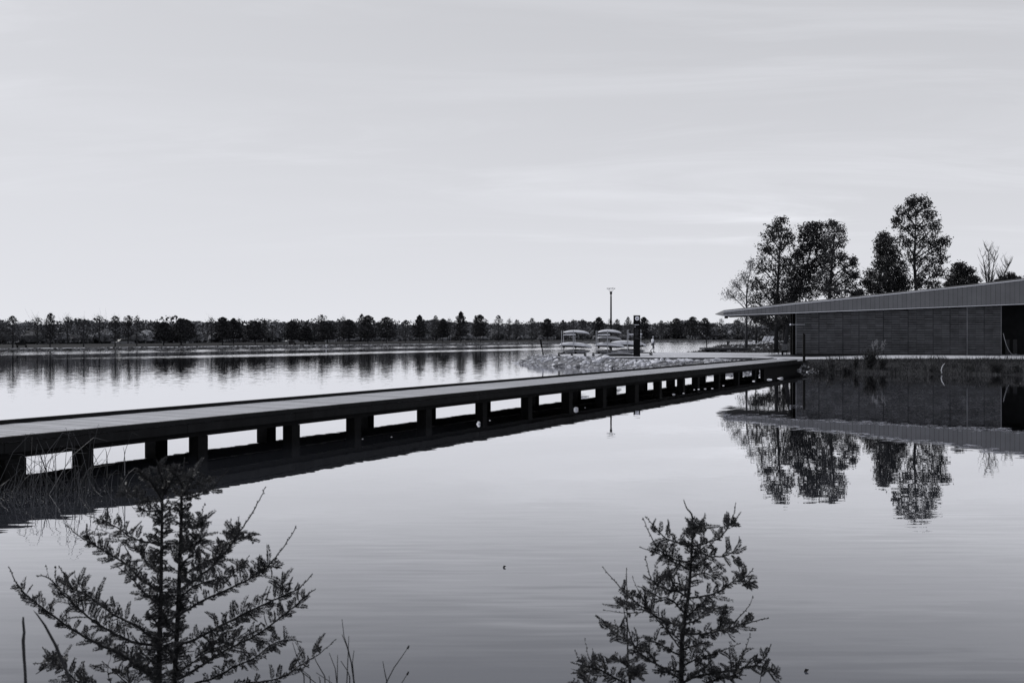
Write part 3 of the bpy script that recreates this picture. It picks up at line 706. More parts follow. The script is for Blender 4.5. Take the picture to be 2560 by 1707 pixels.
# stones standing in the pond beside the piles
PS = [(1441, 1024, 12, 'white pointed rock standing in the pond, largest beside the boardwalk piles'), (1196, 1060, 9, 'white jagged rock tip in the pond left of the largest one'), (1885, 953, 7, 'small flat white stone in the shallows below the boardwalk end'),
      (1922, 949, 11, 'broad white stone in the shallows near the boardwalk end'), (1950, 946, 9, 'white stone nearest the grassy bank at the boardwalk end'), (1685, 986, 7, 'low pale stone awash in the pond beneath the far boardwalk'), (1709, 983, 4, 'tiny pale stone awash right of the low pale stone'),
      (907, 1097, 4, 'tiny stone breaking the dark reflection, leftmost in the pond'), (979, 1092, 4, 'tiny stone breaking the dark reflection, second from left in the pond'), (1225, 1051, 4, 'tiny stone right of the white jagged rock tip'),
      (1736, 974, 4, 'small pale stone, left one of the cluster under the boardwalk'), (1747, 973, 4, 'small pale stone, middle one of the cluster under the boardwalk'), (1763, 972, 5, 'small pale stone, right one of the cluster under the boardwalk'), (1781, 971, 6, 'pale stone just right of the small cluster under the boardwalk'),
      (1808, 964, 5, 'single pale stone midway between cluster and bank'), (1463, 1019, 3, 'tiny stone just right of the large pointed rock'), (2018, 930, 6, 'pale stone heap piece at the foot of the grassy bank'), (2032, 927, 6, 'pale stone beside the shrub at the foot of the bank'), (2026, 922, 5, 'upper pale stone beside the boardwalk end')]
for i, (x, y, r, lab) in enumerate(PS):
    p = GP(x, y, 0); R_ = r/F*p.y
    V, Fc = ico_rock((p.x, p.y, R_*(.25 if i < 2 else .05)), R_*(.55 if i < 2 else .6), 900+i, 2, 1.25 if i < 2 else .42)
    tag(MB().add(V, Fc).build('pond_stone', 'pond_rock', org=(p.x, p.y, R_*(.25 if i < 2 else .05))), lab, 'stone', 'stones in the pond')

# ------------------------------------------------------------------ boardwalk
DIR = Vector((0.54, 1, 0)).normalized(); NRM = Vector((DIR.y, -DIR.x, 0))   # NRM points to the camera side
NEAR0 = Vector((-18.76, 0, 0)); FAR0 = Vector((-22.66, 0, 0))
def WN(t, z=0.0, off=0.0): return NEAR0+DIR*t+NRM*off+Vector((0, 0, z))
WID = (NEAR0-FAR0).dot(NRM)
T0, T1 = -6.0, 88.0
bwk = thing('boardwalk', 'long low timber boardwalk on dark piles crossing the water diagonally', 'boardwalk', (WN(40)))
b = MB(); t = T0+20; pitch = .145
while t < T1+3:
    g = .006; l = random.uniform(-.012, .012)
    zt = .735+random.uniform(-.003, .003)
    t_end_limit = T1+1.5
    c = WN(t+pitch/2, zt-.02, -WID/2+l)
    Mr = Matrix((NRM, DIR, Vector((0, 0, 1)))).transposed()
    b.box(c, (WID-.26, pitch-g, .04), Mr); t += pitch
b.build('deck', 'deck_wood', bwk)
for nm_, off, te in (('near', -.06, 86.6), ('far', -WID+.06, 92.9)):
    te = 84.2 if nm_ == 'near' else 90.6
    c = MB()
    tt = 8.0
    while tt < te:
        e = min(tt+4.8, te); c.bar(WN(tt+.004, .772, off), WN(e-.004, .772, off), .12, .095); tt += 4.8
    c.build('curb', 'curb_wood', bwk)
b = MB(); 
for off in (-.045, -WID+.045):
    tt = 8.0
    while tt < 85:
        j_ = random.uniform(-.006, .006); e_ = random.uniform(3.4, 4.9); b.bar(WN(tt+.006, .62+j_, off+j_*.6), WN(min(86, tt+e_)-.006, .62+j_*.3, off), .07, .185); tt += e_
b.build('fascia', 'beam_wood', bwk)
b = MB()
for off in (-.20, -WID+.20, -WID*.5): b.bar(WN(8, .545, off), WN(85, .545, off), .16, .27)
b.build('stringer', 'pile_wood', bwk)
def pile(x0, x1, base0, off):           # square pile whose faces span the photo columns x0..x1
    q = base0+NRM*off; best = None
    def proj(p): return CX+F*p.x/p.y
    w_ = .3
    for _ in range(12):
        lo, hi = 5.0, 100.0
        for _ in range(40):
            m_ = (lo+hi)/2; c_ = q+DIR*m_
            xs_ = [proj(c_+DIR*a*w_/2+NRM*b_*w_/2) for a in (-1, 1) for b_ in (-1, 1)]
            if min(xs_) < x0: lo = m_
            else: hi = m_
        got = max(xs_)-min(xs_); w_ *= max(.6, min(1.6, (x1-x0)/got))
    Mr = Matrix((NRM, DIR, Vector((0, 0, 1)))).transposed()
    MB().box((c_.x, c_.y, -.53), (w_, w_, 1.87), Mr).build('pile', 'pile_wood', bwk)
for x0, x1 in ((-190, -130), (-90, -20), (-24, 66), (180, 234), (472, 520), (707, 750), (865, 903), (1042, 1080), (1188, 1218), (1302, 1331), (1403, 1432), (1488, 1516), (1564, 1597), (1633, 1655), (1692, 1713), (1729, 1749), (1784, 1801), (1833, 1849), (1879, 1891)):
    pile(x0, x1, NEAR0, -.26)
for x0, x1 in ((-60, 10), (8, 64), (362, 419), (642, 690), (900, 935), (1062, 1090), (1202, 1227), (1322, 1348), (1428, 1453), (1512, 1542), (1594, 1619), (1665, 1688), (1746, 1765), (1800, 1814), (1847, 1857), (1890, 1898)):
    pile(x0, x1, FAR0, .28)
b = MB(); b.bar(WN(75, .10, -.30), WN(88, .10, -.30), .25, 1.1); b.bar(WN(89, .10, -WID+.35), WN(93, .10, -WID+.35), .25, 1.1); b.build('abutment', 'pile_wood', bwk)
# steel post on the boardwalk corner
p = PT(2010, 898, 73.3); tp = thing('steel_post', 'slim dark steel post standing at the near corner of the boardwalk end', 'post', (p.x, p.y, .60))
MB().box((p.x, p.y, 1.68), (.17, .10, 2.16)).build('shaft', 'black_steel', tp)
MB().box((p.x-.03, p.y, 2.775), (.08, .09, .03)).build('cap', 'black_steel', tp)

# ------------------------------------------------------------------ building
BL0 = Vector((24.7, 86.8, 0)); BR0 = Vector((42.1, 81.9, 0)); BD = (BR0-BL0).normalized(); BN = Vector((BD.y, -BD.x, 0))  # BN towards camera
BASE = 1.0
def BP(t, off, z): q = BL0+BD*t+BN*off; return Vector((q.x, q.y, z))
Lend = 46.0
def roof_bot(t): return 4.60+.0335*t if t > -6.5 else 4.60-.0335*6.5
def roof_top(t):
    return float(np.interp(t, [-6.2, 0, 5, 9.5, 14, 18.1, 30, 46], [4.70, 5.36, 5.82, 6.27, 6.72, 7.17, 8.4, 9.9]))
bld = thing('boathouse', 'low timber boathouse with louvred walls and long sloping wedge roof', 'building', BP(10, 0, BASE))
DOOR = 16.4
# wall core
def wall_seg(b, t0, t1, off0, off1, z0, z1f):
    P = []
    for t_ in (t0, t1):
        for o_ in (off0, off1):
            P += [BP(t_, o_, z0), BP(t_, o_, z1f(t_))]
    b.add(P, [(0, 2, 3, 1), (4, 5, 7, 6), (2, 6, 7, 3), (0, 1, 5, 4), (1, 3, 7, 5), (0, 4, 6, 2)])
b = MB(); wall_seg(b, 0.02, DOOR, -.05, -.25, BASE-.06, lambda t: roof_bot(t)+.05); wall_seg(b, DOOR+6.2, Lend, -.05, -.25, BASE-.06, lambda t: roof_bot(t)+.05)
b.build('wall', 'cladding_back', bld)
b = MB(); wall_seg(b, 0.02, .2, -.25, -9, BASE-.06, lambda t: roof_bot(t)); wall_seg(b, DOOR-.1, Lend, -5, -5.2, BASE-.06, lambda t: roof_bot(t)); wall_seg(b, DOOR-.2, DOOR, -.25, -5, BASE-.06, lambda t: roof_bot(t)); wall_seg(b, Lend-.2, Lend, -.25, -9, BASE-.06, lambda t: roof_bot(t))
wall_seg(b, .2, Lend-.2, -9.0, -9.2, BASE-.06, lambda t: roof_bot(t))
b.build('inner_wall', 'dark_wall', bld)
b = MB(); wall_seg(b, 0.0, DOOR, .00, -.05, BASE-.12, lambda t: BASE+.07); b.build('base_strip', 'dark_wall', bld)  # dark strip along the wall foot, in front of the wall core
# louvred cladding panels: sky-lit slat edges put in as thin pale bars
npan = 25; pw = DOOR/npan; wide = {0: 1}
groups = [(0, 3), (3, 6), (6, 8), (8, 11), (11, 14), (14, 17), (17, 19), (19, 21), (21, 23), (23, 25)]
for gi, (a, c) in enumerate(groups):
    b = MB(); t0, t1 = a*pw+.045, c*pw-.045
    z = BASE+.13
    while z < roof_bot(t0)-.10:
        for k in range(a, c):
            s0 = max(t0, k*pw+.012); s1 = min(t1, (k+1)*pw-.012); dz = random.uniform(-.006, .006); pr = random.choice((.0, .012, .02))
            P0 = BP(s0, .03+pr, z+dz); P1 = BP(s1, .03+pr, z+dz)
            b.bar(P0, P1, .07, .038)
        z += .152
    pn = b.build('louvre_panel', 'cladding', bld)
b = MB()
for s_ in (.06, DOOR-.03, 21*pw): b.bar(BP(s_, .035, BASE+.02), BP(s_, .035, roof_bot(s_)-.02), .05, .06, up=(0, 1, 0))
b.build('wall_post', 'cladding', bld)
# roof: tall metal fascia, trims, top and soffit
OV = .55
fr_pts = [-6.1+i*.36 for i in range(int((Lend+7)/.36))]
b = MB()
for t_ in fr_pts:
    t2 = t_+.36
    b.add([BP(t_+.008, OV, roof_bot(t_)), BP(t2-.008, OV, roof_bot(t2)), BP(t2-.008, OV, roof_top(t2)), BP(t_+.008, OV, roof_top(t_))], [(0, 1, 2, 3)])
rf_par = b
# thickness behind panels
fas = b.build('fascia', 'fascia_metal', bld)
b = MB()
ts = [-6.1, -3, 0, 5, 9.5, 14, 18.1, 30, Lend+.9]
for t_, t2 in zip(ts, ts[1:]):
    for (o0, o1, zf0, zf1) in ((OV-.02, -9.6, 0, 0),):
        # soffit
        b.add([BP(t_, OV-.01, roof_bot(t_)), BP(t2, OV-.01, roof_bot(t2)), BP(t2, -9.6, roof_bot(t2)), BP(t_, -9.6, roof_bot(t_))], [(3, 2, 1, 0)])
        b.add([BP(t_, OV-.012, roof_bot(t_)), BP(t2, OV-.012, roof_bot(t2)), BP(t2, OV-.012, roof_top(t2)), BP(t_, OV-.012, roof_top(t_))], [(0, 1, 2, 3)])
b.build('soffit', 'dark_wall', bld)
b = MB()
for t_, t2 in zip(ts, ts[1:]):
    b.add([BP(t_, OV-.05, roof_top(t_)+.03), BP(t2, OV-.05, roof_top(t2)+.03), BP(t2, OV-.30, roof_top(t2)+.16), BP(t_, OV-.30, roof_top(t_)+.16),
           BP(t2, -9.6, roof_top(t2)+.16), BP(t_, -9.6, roof_top(t_)+.16), BP(t2, -9.6, roof_bot(t2)), BP(t_, -9.6, roof_bot(t_))], [(0, 1, 2, 3), (3, 2, 4, 5), (5, 4, 6, 7)])
# pointed left end of the canopy
A1 = BP(-6.1, OV, roof_bot(-6.1)); A2 = BP(-6.1, OV, roof_top(-6.1)); B1 = PT(1788, 786, 94.0); C1 = BP(-6.1, -9.6, roof_bot(-6.1)); C2 = BP(-6.1, -9.6, roof_top(-6.1)+.16); B2 = B1+Vector((0, 0, .05))
A3 = BP(-6.1, OV-.3, roof_top(-6.1)+.16)
b.add([A1, A2, A3, B1, B2, C1, C2], [(0, 3, 4, 1), (1, 4, 2), (2, 4, 6), (0, 5, 3), (3, 5, 6, 4)])
b.build('roof', 'roof_metal', bld)
b = MB()
for t_, t2 in zip(ts, ts[1:]):
    b.bar(BP(t_, OV+.03, roof_top(t_)+.01), BP(t2, OV+.03, roof_top(t2)+.01), .07, .045)
    b.bar(BP(t_, OV+.02, roof_bot(t_)-.01), BP(t2, OV+.02, roof_bot(t2)-.01), .05, .035)
b.build('drip_edge', 'trim_metal', bld)
b = MB(); p = BP(-5.9, 0, roof_bot(-5.9)-.16); b.box(p, (.26, .26, .2)); b.bar(p+Vector((0, 0, .1)), p+Vector((0, 0, .2)), .06, .06); b.build('floodlight', 'black_steel', bld)
# canopy column at the corner with hanging gear
b = MB(); b.bar(BP(-.12, -1.2, BASE-.1), BP(-.12, -1.2, roof_bot(0)), .28, .28, up=(0, 1, 0)); b.bar(BP(-.32, -2.6, BASE-.1), BP(-.32, -2.6, roof_bot(0)), .2, .2, up=(0, 1, 0)); b.build('column', 'black_steel', bld)
b = MB(); b.tube([BP(.8, .25, 3.58), BP(-.1, .28, 3.58), BP(-.42, .3, 3.59)], [.012, .012, .012], 6); b.tube([BP(-.42, .3, 3.52), BP(-.42, .3, 3.66)], [.07, .07], 8); b.build('wall_lamp', 'trim_metal', bld)
# doorway fittings
b = MB()
for s_ in (.5, 1.1, 1.7): b.bar(BP(DOOR+s_, -3.5, BASE), BP(DOOR+s_, -3.5, BASE+1.3), .35, .05, up=(0, 1, 0))
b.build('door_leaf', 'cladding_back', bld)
hz = thing('hose', 'thin pale hose curving down to the floor in the boathouse doorway', 'hose', BP(DOOR+.9, .1, BASE))
b = MB(); hp = [(2508, 833), (2511, 846), (2515, 860), (2521, 874), (2527, 883), (2533, 887), (2541, 885.5)]
b.tube([PT(x, y, 82.0) for x, y in hp], .022, 6); b.build('hose_line', 'hull_gray', hz)

# ------------------------------------------------------------------ big trees behind the boathouse
def crown_tree(name, label, trunk, lobes, m, bark, d0, leaf=.21, dens=1.0, group='tall trees behind the boathouse', gap=.0, limbs=True, seed=1, basez=None):
    """trunk: photo pixels from foot to top; lobes: (x, y, rx, ry) in photo pixels; depth d0"""
    rg = np.random.default_rng(seed)
    base = PT(trunk[0][0], trunk[0][1], d0); base.z = (lz(base.x, base.y) if basez is None else basez)-.1
    t = thing(name, label, 'tree', base, group)
    T = [base]+[PT(x, y, d0) for x, y in trunk[1:]]
    r0 = .014*(T[-1].z-base.z)+.05
    rr = [r0*(1-.9*i/(len(T)-1)) for i in range(len(T))]
    b = MB(); b.tube(T, rr, 8)
    C = []
    for (x, y, rx, ry) in lobes:
        c = PT(x, y, d0+rg.normal()*.6); RX, RY = rx/F*d0, ry/F*d0
        # limb from the trunk into the lobe
        if limbs:
            zt = c.z-RY*.9-abs(c.x-T[-1].x)*.5; zt = max(zt, base.z+(T[-1].z-base.z)*.22)
            q = T[0]
            for a, e in zip(T, T[1:]):
                if a.z <= zt <= e.z: q = a.lerp(e, (zt-a.z)/(e.z-a.z+1e-6))
            if zt < T[-1].z:
                midp = q.lerp(c, .55)+Vector((0, 0, .1)); b.tube([q, midp, c, c+Vector((rg.normal()*.2, 0, RY*.6))], [r0*.34, r0*.22, r0*.12, r0*.04], 5, False)
                for _ in range(7):
                    s0 = q.lerp(c, rg.uniform(.4, 1)); e = c+Vector((rg.normal()*RX*.5, rg.normal()*RX*.5, rg.normal()*RY*.5)); b.tube([s0, s0.lerp(e, .5)+Vector((0, 0, .1)), e], [r0*.10, r0*.06, r0*.03], 4, False)
        # clusters of leaves, several to a twig
        vol = RX*RY*RX
        nc = int(max(50, 80*dens*(RX*RY)))
        dd = rg.normal(size=(nc, 3)); dd /= np.linalg.norm(dd, axis=1)[:, None]; rad = np.minimum(rg.random((nc, 1))**.42*(1+.10*rg.normal(size=(nc, 1))), 1.08)
        cc = dd*rad*np.array([RX, min(RX, 2.2)*.9, RY])+np.array(c)
        per = 11
        ls = (cc[:, None, :]+rg.normal(size=(nc, per, 3))*np.array([.17, .17, .13])).reshape(-1, 3)
        C.append(ls)
    b.build('trunk', bark, t, smooth=True)
    C = np.concatenate(C); leaf *= .82
    if gap: C = C[(np.sin(C[:, 0]*2.1+seed)*np.sin(C[:, 2]*1.9+C[:, 1])) > -1+gap]
    V, Fq = leaf_quads(C, leaf, aspect=.75); MB().addnp(V, Fq).build('crown', m, t)
    return t
Cx = lambda x: 1780+x/3.015
Cy = lambda y: 460+y/3.015
def lob(L): return [(Cx(x), Cy(y), rx/3.015, ry/3.015) for x, y, rx, ry in L]
def trk(L): return [(Cx(x), Cy(y)) for x, y in L]
crown_tree('airy_tree', 'pale airy tree leaning out left of the tall trees, over the canopy tip', trk([(258, 1205), (260, 1000), (262, 800), (290, 640)]), lob([(295, 610, 38, 50), (235, 700, 50, 55), (130, 830, 65, 45), (215, 850, 90, 55), (280, 760, 60, 90), (180, 760, 45, 45), (250, 1020, 80, 60)]), 'leaf_pale', 'bark_pale', 109, .13, .55, seed=3)
crown_tree('broadleaf_tree', 'tall slender broadleaf tree at the left of the left clump', trk([(483, 1205), (487, 900), (500, 700), (510, 500), (525, 300)]),
           lob([(515, 285, 55, 40), (480, 340, 75, 50), (440, 400, 75, 60), (540, 400, 75, 75), (400, 500, 60, 70), (480, 500, 90, 75), (580, 430, 40, 80), (370, 620, 60, 80), (480, 640, 110, 90), (340, 760, 60, 90), (440, 790, 120, 100), (330, 880, 60, 60), (500, 880, 90, 60), (560, 600, 60, 80), (330, 1010, 60, 50), (440, 1030, 80, 55)]), 'leaf', 'bark', 105, .20, .62, seed=4)
crown_tree('broadleaf_tree', 'dark dense broadleaf tree in the middle of the left clump', trk([(540, 1205), (600, 900), (690, 700), (740, 520), (780, 360)]),
           lob([(790, 315, 60, 35), (720, 340, 70, 45), (690, 400, 50, 60), (800, 400, 80, 80), (740, 470, 80, 60), (660, 520, 60, 80), (840, 520, 80, 110), (640, 640, 90, 110), (760, 640, 90, 100), (600, 760, 80, 100), (720, 780, 130, 110), (600, 870, 80, 60), (540, 1030, 80, 50)]), 'leaf', 'bark', 103, .20, 1.25, seed=5)
crown_tree('broadleaf_tree', 'lighter broadleaf tree at the right end of the left clump', trk([(880, 1150), (885, 850), (900, 650), (915, 450), (920, 330)]),
           lob([(900, 310, 55, 40), (950, 350, 60, 50), (880, 430, 60, 80), (960, 440, 55, 80), (985, 560, 45, 60), (900, 580, 90, 90), (1010, 660, 50, 80), (1065, 590, 28, 45), (870, 720, 100, 90), (1040, 760, 70, 70), (930, 800, 130, 80), (1080, 830, 35, 30), (1070, 690, 40, 40)]), 'leaf_mid', 'bark', 101, .19, .95, seed=6)
crown_tree('broadleaf_tree', 'dark dense tree at the left foot of the tallest tree', trk([(1330, 1150), (1330, 900), (1330, 650), (1300, 450)]),
           lob([(1290, 385, 40, 35), (1260, 440, 40, 45), (1330, 440, 55, 50), (1270, 510, 50, 55), (1350, 540, 80, 80), (1280, 610, 70, 70), (1380, 660, 110, 90), (1190, 680, 45, 45), (1160, 740, 40, 40), (1280, 720, 90, 80), (1420, 760, 110, 70), (1210, 790, 70, 50), (1330, 800, 130, 50), (1115, 820, 18, 28)]), 'leaf', 'bark', 106, .20, 1.6, seed=7)
crown_tree('broadleaf_tree', 'tallest broadleaf tree with an open crown, right of the clumps', trk([(1545, 1150), (1540, 820), (1525, 600), (1530, 400), (1545, 180)]),
           lob([(1545, 120, 70, 38), (1500, 150, 40, 40), (1600, 160, 60, 50), (1440, 210, 70, 50), (1540, 230, 90, 60), (1640, 240, 55, 60), (1390, 280, 50, 55), (1470, 320, 80, 60), (1580, 340, 90, 70), (1680, 330, 45, 70), (1440, 420, 70, 60), (1540, 450, 100, 70), (1640, 440, 60, 70), (1750, 430, 48, 50), (1700, 480, 60, 60), (1480, 560, 80, 70), (1600, 570, 90, 80), (1720, 560, 60, 60), (1620, 680, 90, 70), (1710, 660, 50, 60), (1560, 740, 60, 50), (1660, 760, 70, 40)]), 'leaf', 'bark', 107, .20, .60, seed=8)
crown_tree('round_tree', 'small round dark tree between the tallest tree and the bare tree', trk([(1885, 1150), (1885, 850), (1880, 640)]), lob([(1870, 620, 50, 35), (1850, 670, 70, 45), (1920, 660, 60, 45), (1820, 720, 60, 40), (1900, 730, 110, 40), (1980, 720, 45, 28), (1790, 760, 50, 25), (1890, 770, 110, 25)]), 'leaf', 'bark', 125, .24, 1.5, seed=9)
crown_tree('round_tree', 'low dark treetop peeking over the roof at the right edge', trk([(2260, 1150), (2260, 850), (2255, 690)]), lob([(2250, 690, 40, 25), (2210, 720, 60, 22), (2290, 715, 50, 20), (2160, 735, 40, 12)]), 'leaf', 'bark', 125, .22, 1.0, seed=10)
crown_tree('round_tree', 'slim leafy tree seen under the canopy beside the boathouse corner', trk([(335, 1200), (330, 1060), (320, 980)]), lob([(330, 1000, 60, 45), (560, 1010, 60, 45), (560, 1060, 50, 50), (400, 1000, 50, 40), (480, 1060, 70, 50)]), 'leaf', 'bark', 116, .2, .8, seed=12)
# bare tree
def bare_tree(px, base_y, stems, label, d, seed):
    rg = random.Random(seed); p0 = PT(Cx(px), 0, d); p0.z = lz(p0.x, p0.y)-.1
    t = thing('bare_tree', label, 'tree', p0, 'bare trees behind the boathouse'); b = MB(); tw = MB()
    for st in stems:
        P = [p0]+[PT(Cx(x), Cy(y), d) for x, y in st]; n = len(P)
        b.tube(P, [.13*(1-.85*i/(n-1)) for i in range(n)], 6)
        for i in range(26):
            k = rg.uniform(1.0, n-1.02); a = P[int(k)].lerp(P[int(k)+1], k % 1); L = rg.uniform(.5, 1.9)*(1-(k/n)*.4); s_ = rg.choice((-1, 1))
            e = a+Vector((s_*L*.45, rg.uniform(-.3, .3), L*.9)); m_ = a.lerp(e, .5)+Vector((s_*.08, 0, -.02))
            tw.tube([a, m_, e], [.026, .018, .008], 4, False)
            for _ in range(3):
                a2 = a.lerp(e, rg.uniform(.3, .9)); L2 = L*.4; tw.tube([a2, a2+Vector((rg.choice((-1, 1))*L2*.4, 0, L2*.8))], [.012, .006], 3, False)
    b.build('trunk', 'bark', t); tw.build('twigs', 'bark', t)
bare_tree(2080, 760, [[(2075, 760), (2055, 640), (2040, 540)], [(2100, 760), (2115, 660), (2140, 500)], [(2085, 760), (2090, 600), (2080, 490)]], 'leafless tree with upright stems rising over the roof', 112, 3)
bare_tree(2200, 760, [[(2185, 740), (2215, 650), (2235, 610)], [(2190, 740), (2160, 700)]], 'thin leafless sapling behind the roof at the right edge', 112, 5)
# slim trunks seen under the canopy
for x, yb, d, r, lab in ((1959, 851, 128, .20, 'slim dark tree trunk seen under the canopy, nearest the boathouse wall'), (1949, 851, 136, .09, 'thin dark trunk under the canopy between the thicker ones')):
    p = PT(x, yb, d); zb = lz(p.x, p.y)-.1
    t = thing('slim_tree', lab, 'tree', (p.x, p.y, zb), 'tall trees behind the boathouse')
    b = MB(); b.tube([(p.x, p.y, zb), (p.x+.05, p.y, zb+3), (p.x-.1, p.y, zb+7)], [r, r*.8, r*.5], 8); b.build('trunk', 'bark', t)
    C = np.array([p.x, p.y, zb+5.6])+RNG.normal(size=(900, 3))*np.array([1.3, 1.0, 1.1]); V, Fq = leaf_quads(C, .22); MB().addnp(V, Fq).build('crown', 'leaf', t)

# ------------------------------------------------------------------ bank planting on the right
b = MB()
n = 26000
gx = RNG.uniform(21.5, 46, n); gy = RNG.uniform(63, 78.5, n); s = sdist(gx, gy); gz = land_z(gx, gy)
keep = (s > -.15) & (gy < np.interp(gx, [21, 25.4, 39, 70], [78.2, 77.2, 75.4, 71.5])+.12)
gx, gy, gz = gx[keep], gy[keep], gz[keep]; n = len(gx)
h = RNG.uniform(.06, .24, n)*(1+1.8*(s[keep][:n] < .5)*(np.sin(gx*2.9) > .1)+1.6*(np.sin(gx*1.7)*np.sin(gy*1.3+gx) > .55)); an = RNG.uniform(0, 6.28, n); wd = RNG.uniform(.012, .03, n); lean = RNG.uniform(.0, .9, n)*h; la = RNG.uniform(0, 6.28, n)
A = np.stack([gx-wd*np.cos(an), gy-wd*np.sin(an), gz], 1); B_ = np.stack([gx+wd*np.cos(an), gy+wd*np.sin(an), gz], 1)
Tt = np.stack([gx+lean*np.cos(la), gy+lean*np.sin(la), gz+h], 1)
V = np.stack([A, B_, Tt], 1).reshape(-1, 3); b.addnp(V, np.arange(3*n).reshape(-1, 3))
tag(b.build('bank_grass', 'grass_blade'), 'rough dark grass covering the bank in front of the boathouse', 'grass', kind='stuff')
def shrub(x, y, w_px, h_px, d, label, m='leaf_mid', n=900, leaf=.09, name='shrub', stems=14, stemz=.0, seed=0):
    rg = np.random.default_rng(seed+77)
    p = PT(x, y, d); p.z = lz(p.x, p.y)-.03; W = w_px/F*d/2; H = h_px/F*d
    t = thing(name, label, 'shrub', p, 'shrubs on the pond bank'); b = MB(); C = []
    for k in range(stems):
        a = rg.random()*6.28; e = p+Vector((math.cos(a)*W*rg.random(), math.sin(a)*W*.6*rg.random(), H*rg.uniform(.6, 1)))
        b.tube([p, p.lerp(e, .5)+Vector((0, 0, .08*H)), e], [.02, .012, .005], 4, False)
        for q in rg.uniform(.15, 1, n//stems): C.append(np.array(p.lerp(e, q))+rg.normal(size=3)*np.array([.16*W+.03, .12*W+.03, .07*H]))
    b.build('stems', 'stem', t); V, Fq = leaf_quads(np.array(C), leaf); MB().addnp(V, Fq).build('foliage', m, t); return t
shrub(2052, 932, 62, 46, 70.5, 'sprawling twiggy shrub beside the boardwalk end', n=1500, leaf=.085, stems=26, seed=1)
shrub(2078, 925, 40, 42, 71.5, 'leafy shrub just right of the sprawling twiggy one', n=900, leaf=.08, stems=16, seed=2)
shrub(2139, 924, 14, 36, 71, 'small upright conical evergreen on the bank', 'leaf', n=900, leaf=.06, stems=12, seed=3)
shrub(2175, 928, 46, 54, 70.5, 'large dark bush in the middle of the bank', 'leaf', n=2600, leaf=.085, stems=30, seed=4)
shrub(2207, 930, 24, 34, 70, 'low dark bush at the right foot of the large bush', 'leaf', n=700, leaf=.08, stems=14, seed=5)
shrub(2118, 928, 40, 20, 70.5, 'low scrubby bush between sprawling shrub and conical evergreen', 'leaf', n=700, leaf=.08, stems=14, seed=6)
shrub(2490, 934, 56, 28, 67.3, 'rounded dark bush at the water near the right edge', 'leaf', n=2200, leaf=.07, stems=30, seed=7)
shrub(2330, 930, 50, 18, 68.5, 'low rough bush beside the bent pale stick', 'leaf_mid', n=800, leaf=.07, stems=16, seed=8)
shrub(2420, 932, 50, 22, 68, 'low rough bush left of the rounded dark bush', 'leaf', n=900, leaf=.07, stems=16, seed=9)
shrub(2545, 932, 40, 24, 67, 'tangled bush at the right edge of the bank', 'leaf_mid', n=800, leaf=.08, stems=18, seed=10)
# plume grass
p = PT(2190, 900, 71.5); p.z = lz(p.x, p.y); t = thing('plume_grass', 'tall grass with pale feathery plumes behind the large dark bush', 'grass', p)
b = MB(); pl = MB()
for k in range(16):
    e = p+Vector((random.uniform(-.25, .75), random.uniform(-.3, .3), random.uniform(1.25, 1.95))); m_ = p.lerp(e, .6)+Vector((-.08, 0, .1)); b.tube([p, m_, e], [.008, .006, .003], 3, False)
    C = np.array([np.array(m_.lerp(e, q)) for q in RNG.uniform(.5, 1.08, 26)])+RNG.normal(size=(26, 3))*.035; V, Fq = leaf_quads(C, .09, aspect=.25, dirs=np.tile(np.array((e-m_).normalized()), (26, 1))+RNG.normal(size=(26, 3))*.25); pl.addnp(V, Fq)
b.build('stems', 'reed', t); pl.build('plumes', 'plume', t)
b = MB(); b.tube([PT(x, y, 67.6) for x, y in ((2355, 933), (2353, 926), (2355, 918), (2359, 911), (2363, 908))], [.032, .03, .026, .02, .01], 6)
tag(b.build('bent_stick', 'dead_stick'), 'bent pale stick standing in the shallows at the bank', 'stick')

# ------------------------------------------------------------------ plaza furniture
def pz(x, y): return float(plaza_z(x, y))
# sign pillar
p = PT(1592, 891, 87); p.z = pz(p.x, p.y); t = thing('sign_pillar', 'tall black sign pillar with round white emblem at the plaza edge', 'sign', p)
SW, SH = .57, 3.60
MB().box((p.x, p.y, p.z+SH/2), (SW, .18, SH)).build('panel', 'sign_black', t)
fy = p.y-.09
e = MB(); e.disc((p.x+.02, fy-.006, p.z+SH-.27), .18, (0, 1, 0), .008, 32); em = e.build('emblem', 'sign_white', t)
e = MB()
for k, wv in enumerate((.20, .24, .20)):                     # waves and gabled outline inside the disc
    zz_ = p.z+SH-.31-.035*k+.04; e.box((p.x+.02, fy-.014, zz_), (wv, .006, .016))
e.bar((p.x-.07, fy-.014, p.z+SH-.25), (p.x+.02, fy-.014, p.z+SH-.19), .006, .02); e.bar((p.x+.02, fy-.014, p.z+SH-.19), (p.x+.11, fy-.014, p.z+SH-.25), .006, .02)
e.build('emblem_mark', 'sign_gray', em)
e = MB(); x_ = p.x-.215                              # heading: unreadably small even up close in the photograph
for wl in (.05, .035, .045, .06, .03, .05, .045): e.box((x_+wl/2, fy-.004, p.z+SH-.83), (wl, .004, .045)); x_ += wl+.014
e.build('heading', 'sign_white', t)
e = MB(); e.disc((p.x-.17, fy-.006, p.z+SH-1.01), .035, (0, 1, 0), .006, 12); e.build('location_dot', 'sign_white', t)
e = MB(); rgs = random.Random(4); z_ = p.z+SH-1.16
while z_ > p.z+SH-2.10:
    x_ = p.x-.20; end = p.x+rgs.uniform(.02, .22)
    while x_ < end:
        wl = rgs.uniform(.02, .07); e.box((x_+wl/2, fy-.004, z_), (wl, .004, .014)); x_ += wl+.014
    z_ -= .046 if rgs.random() < .75 else .10
e.build('small_text', 'sign_gray', t)
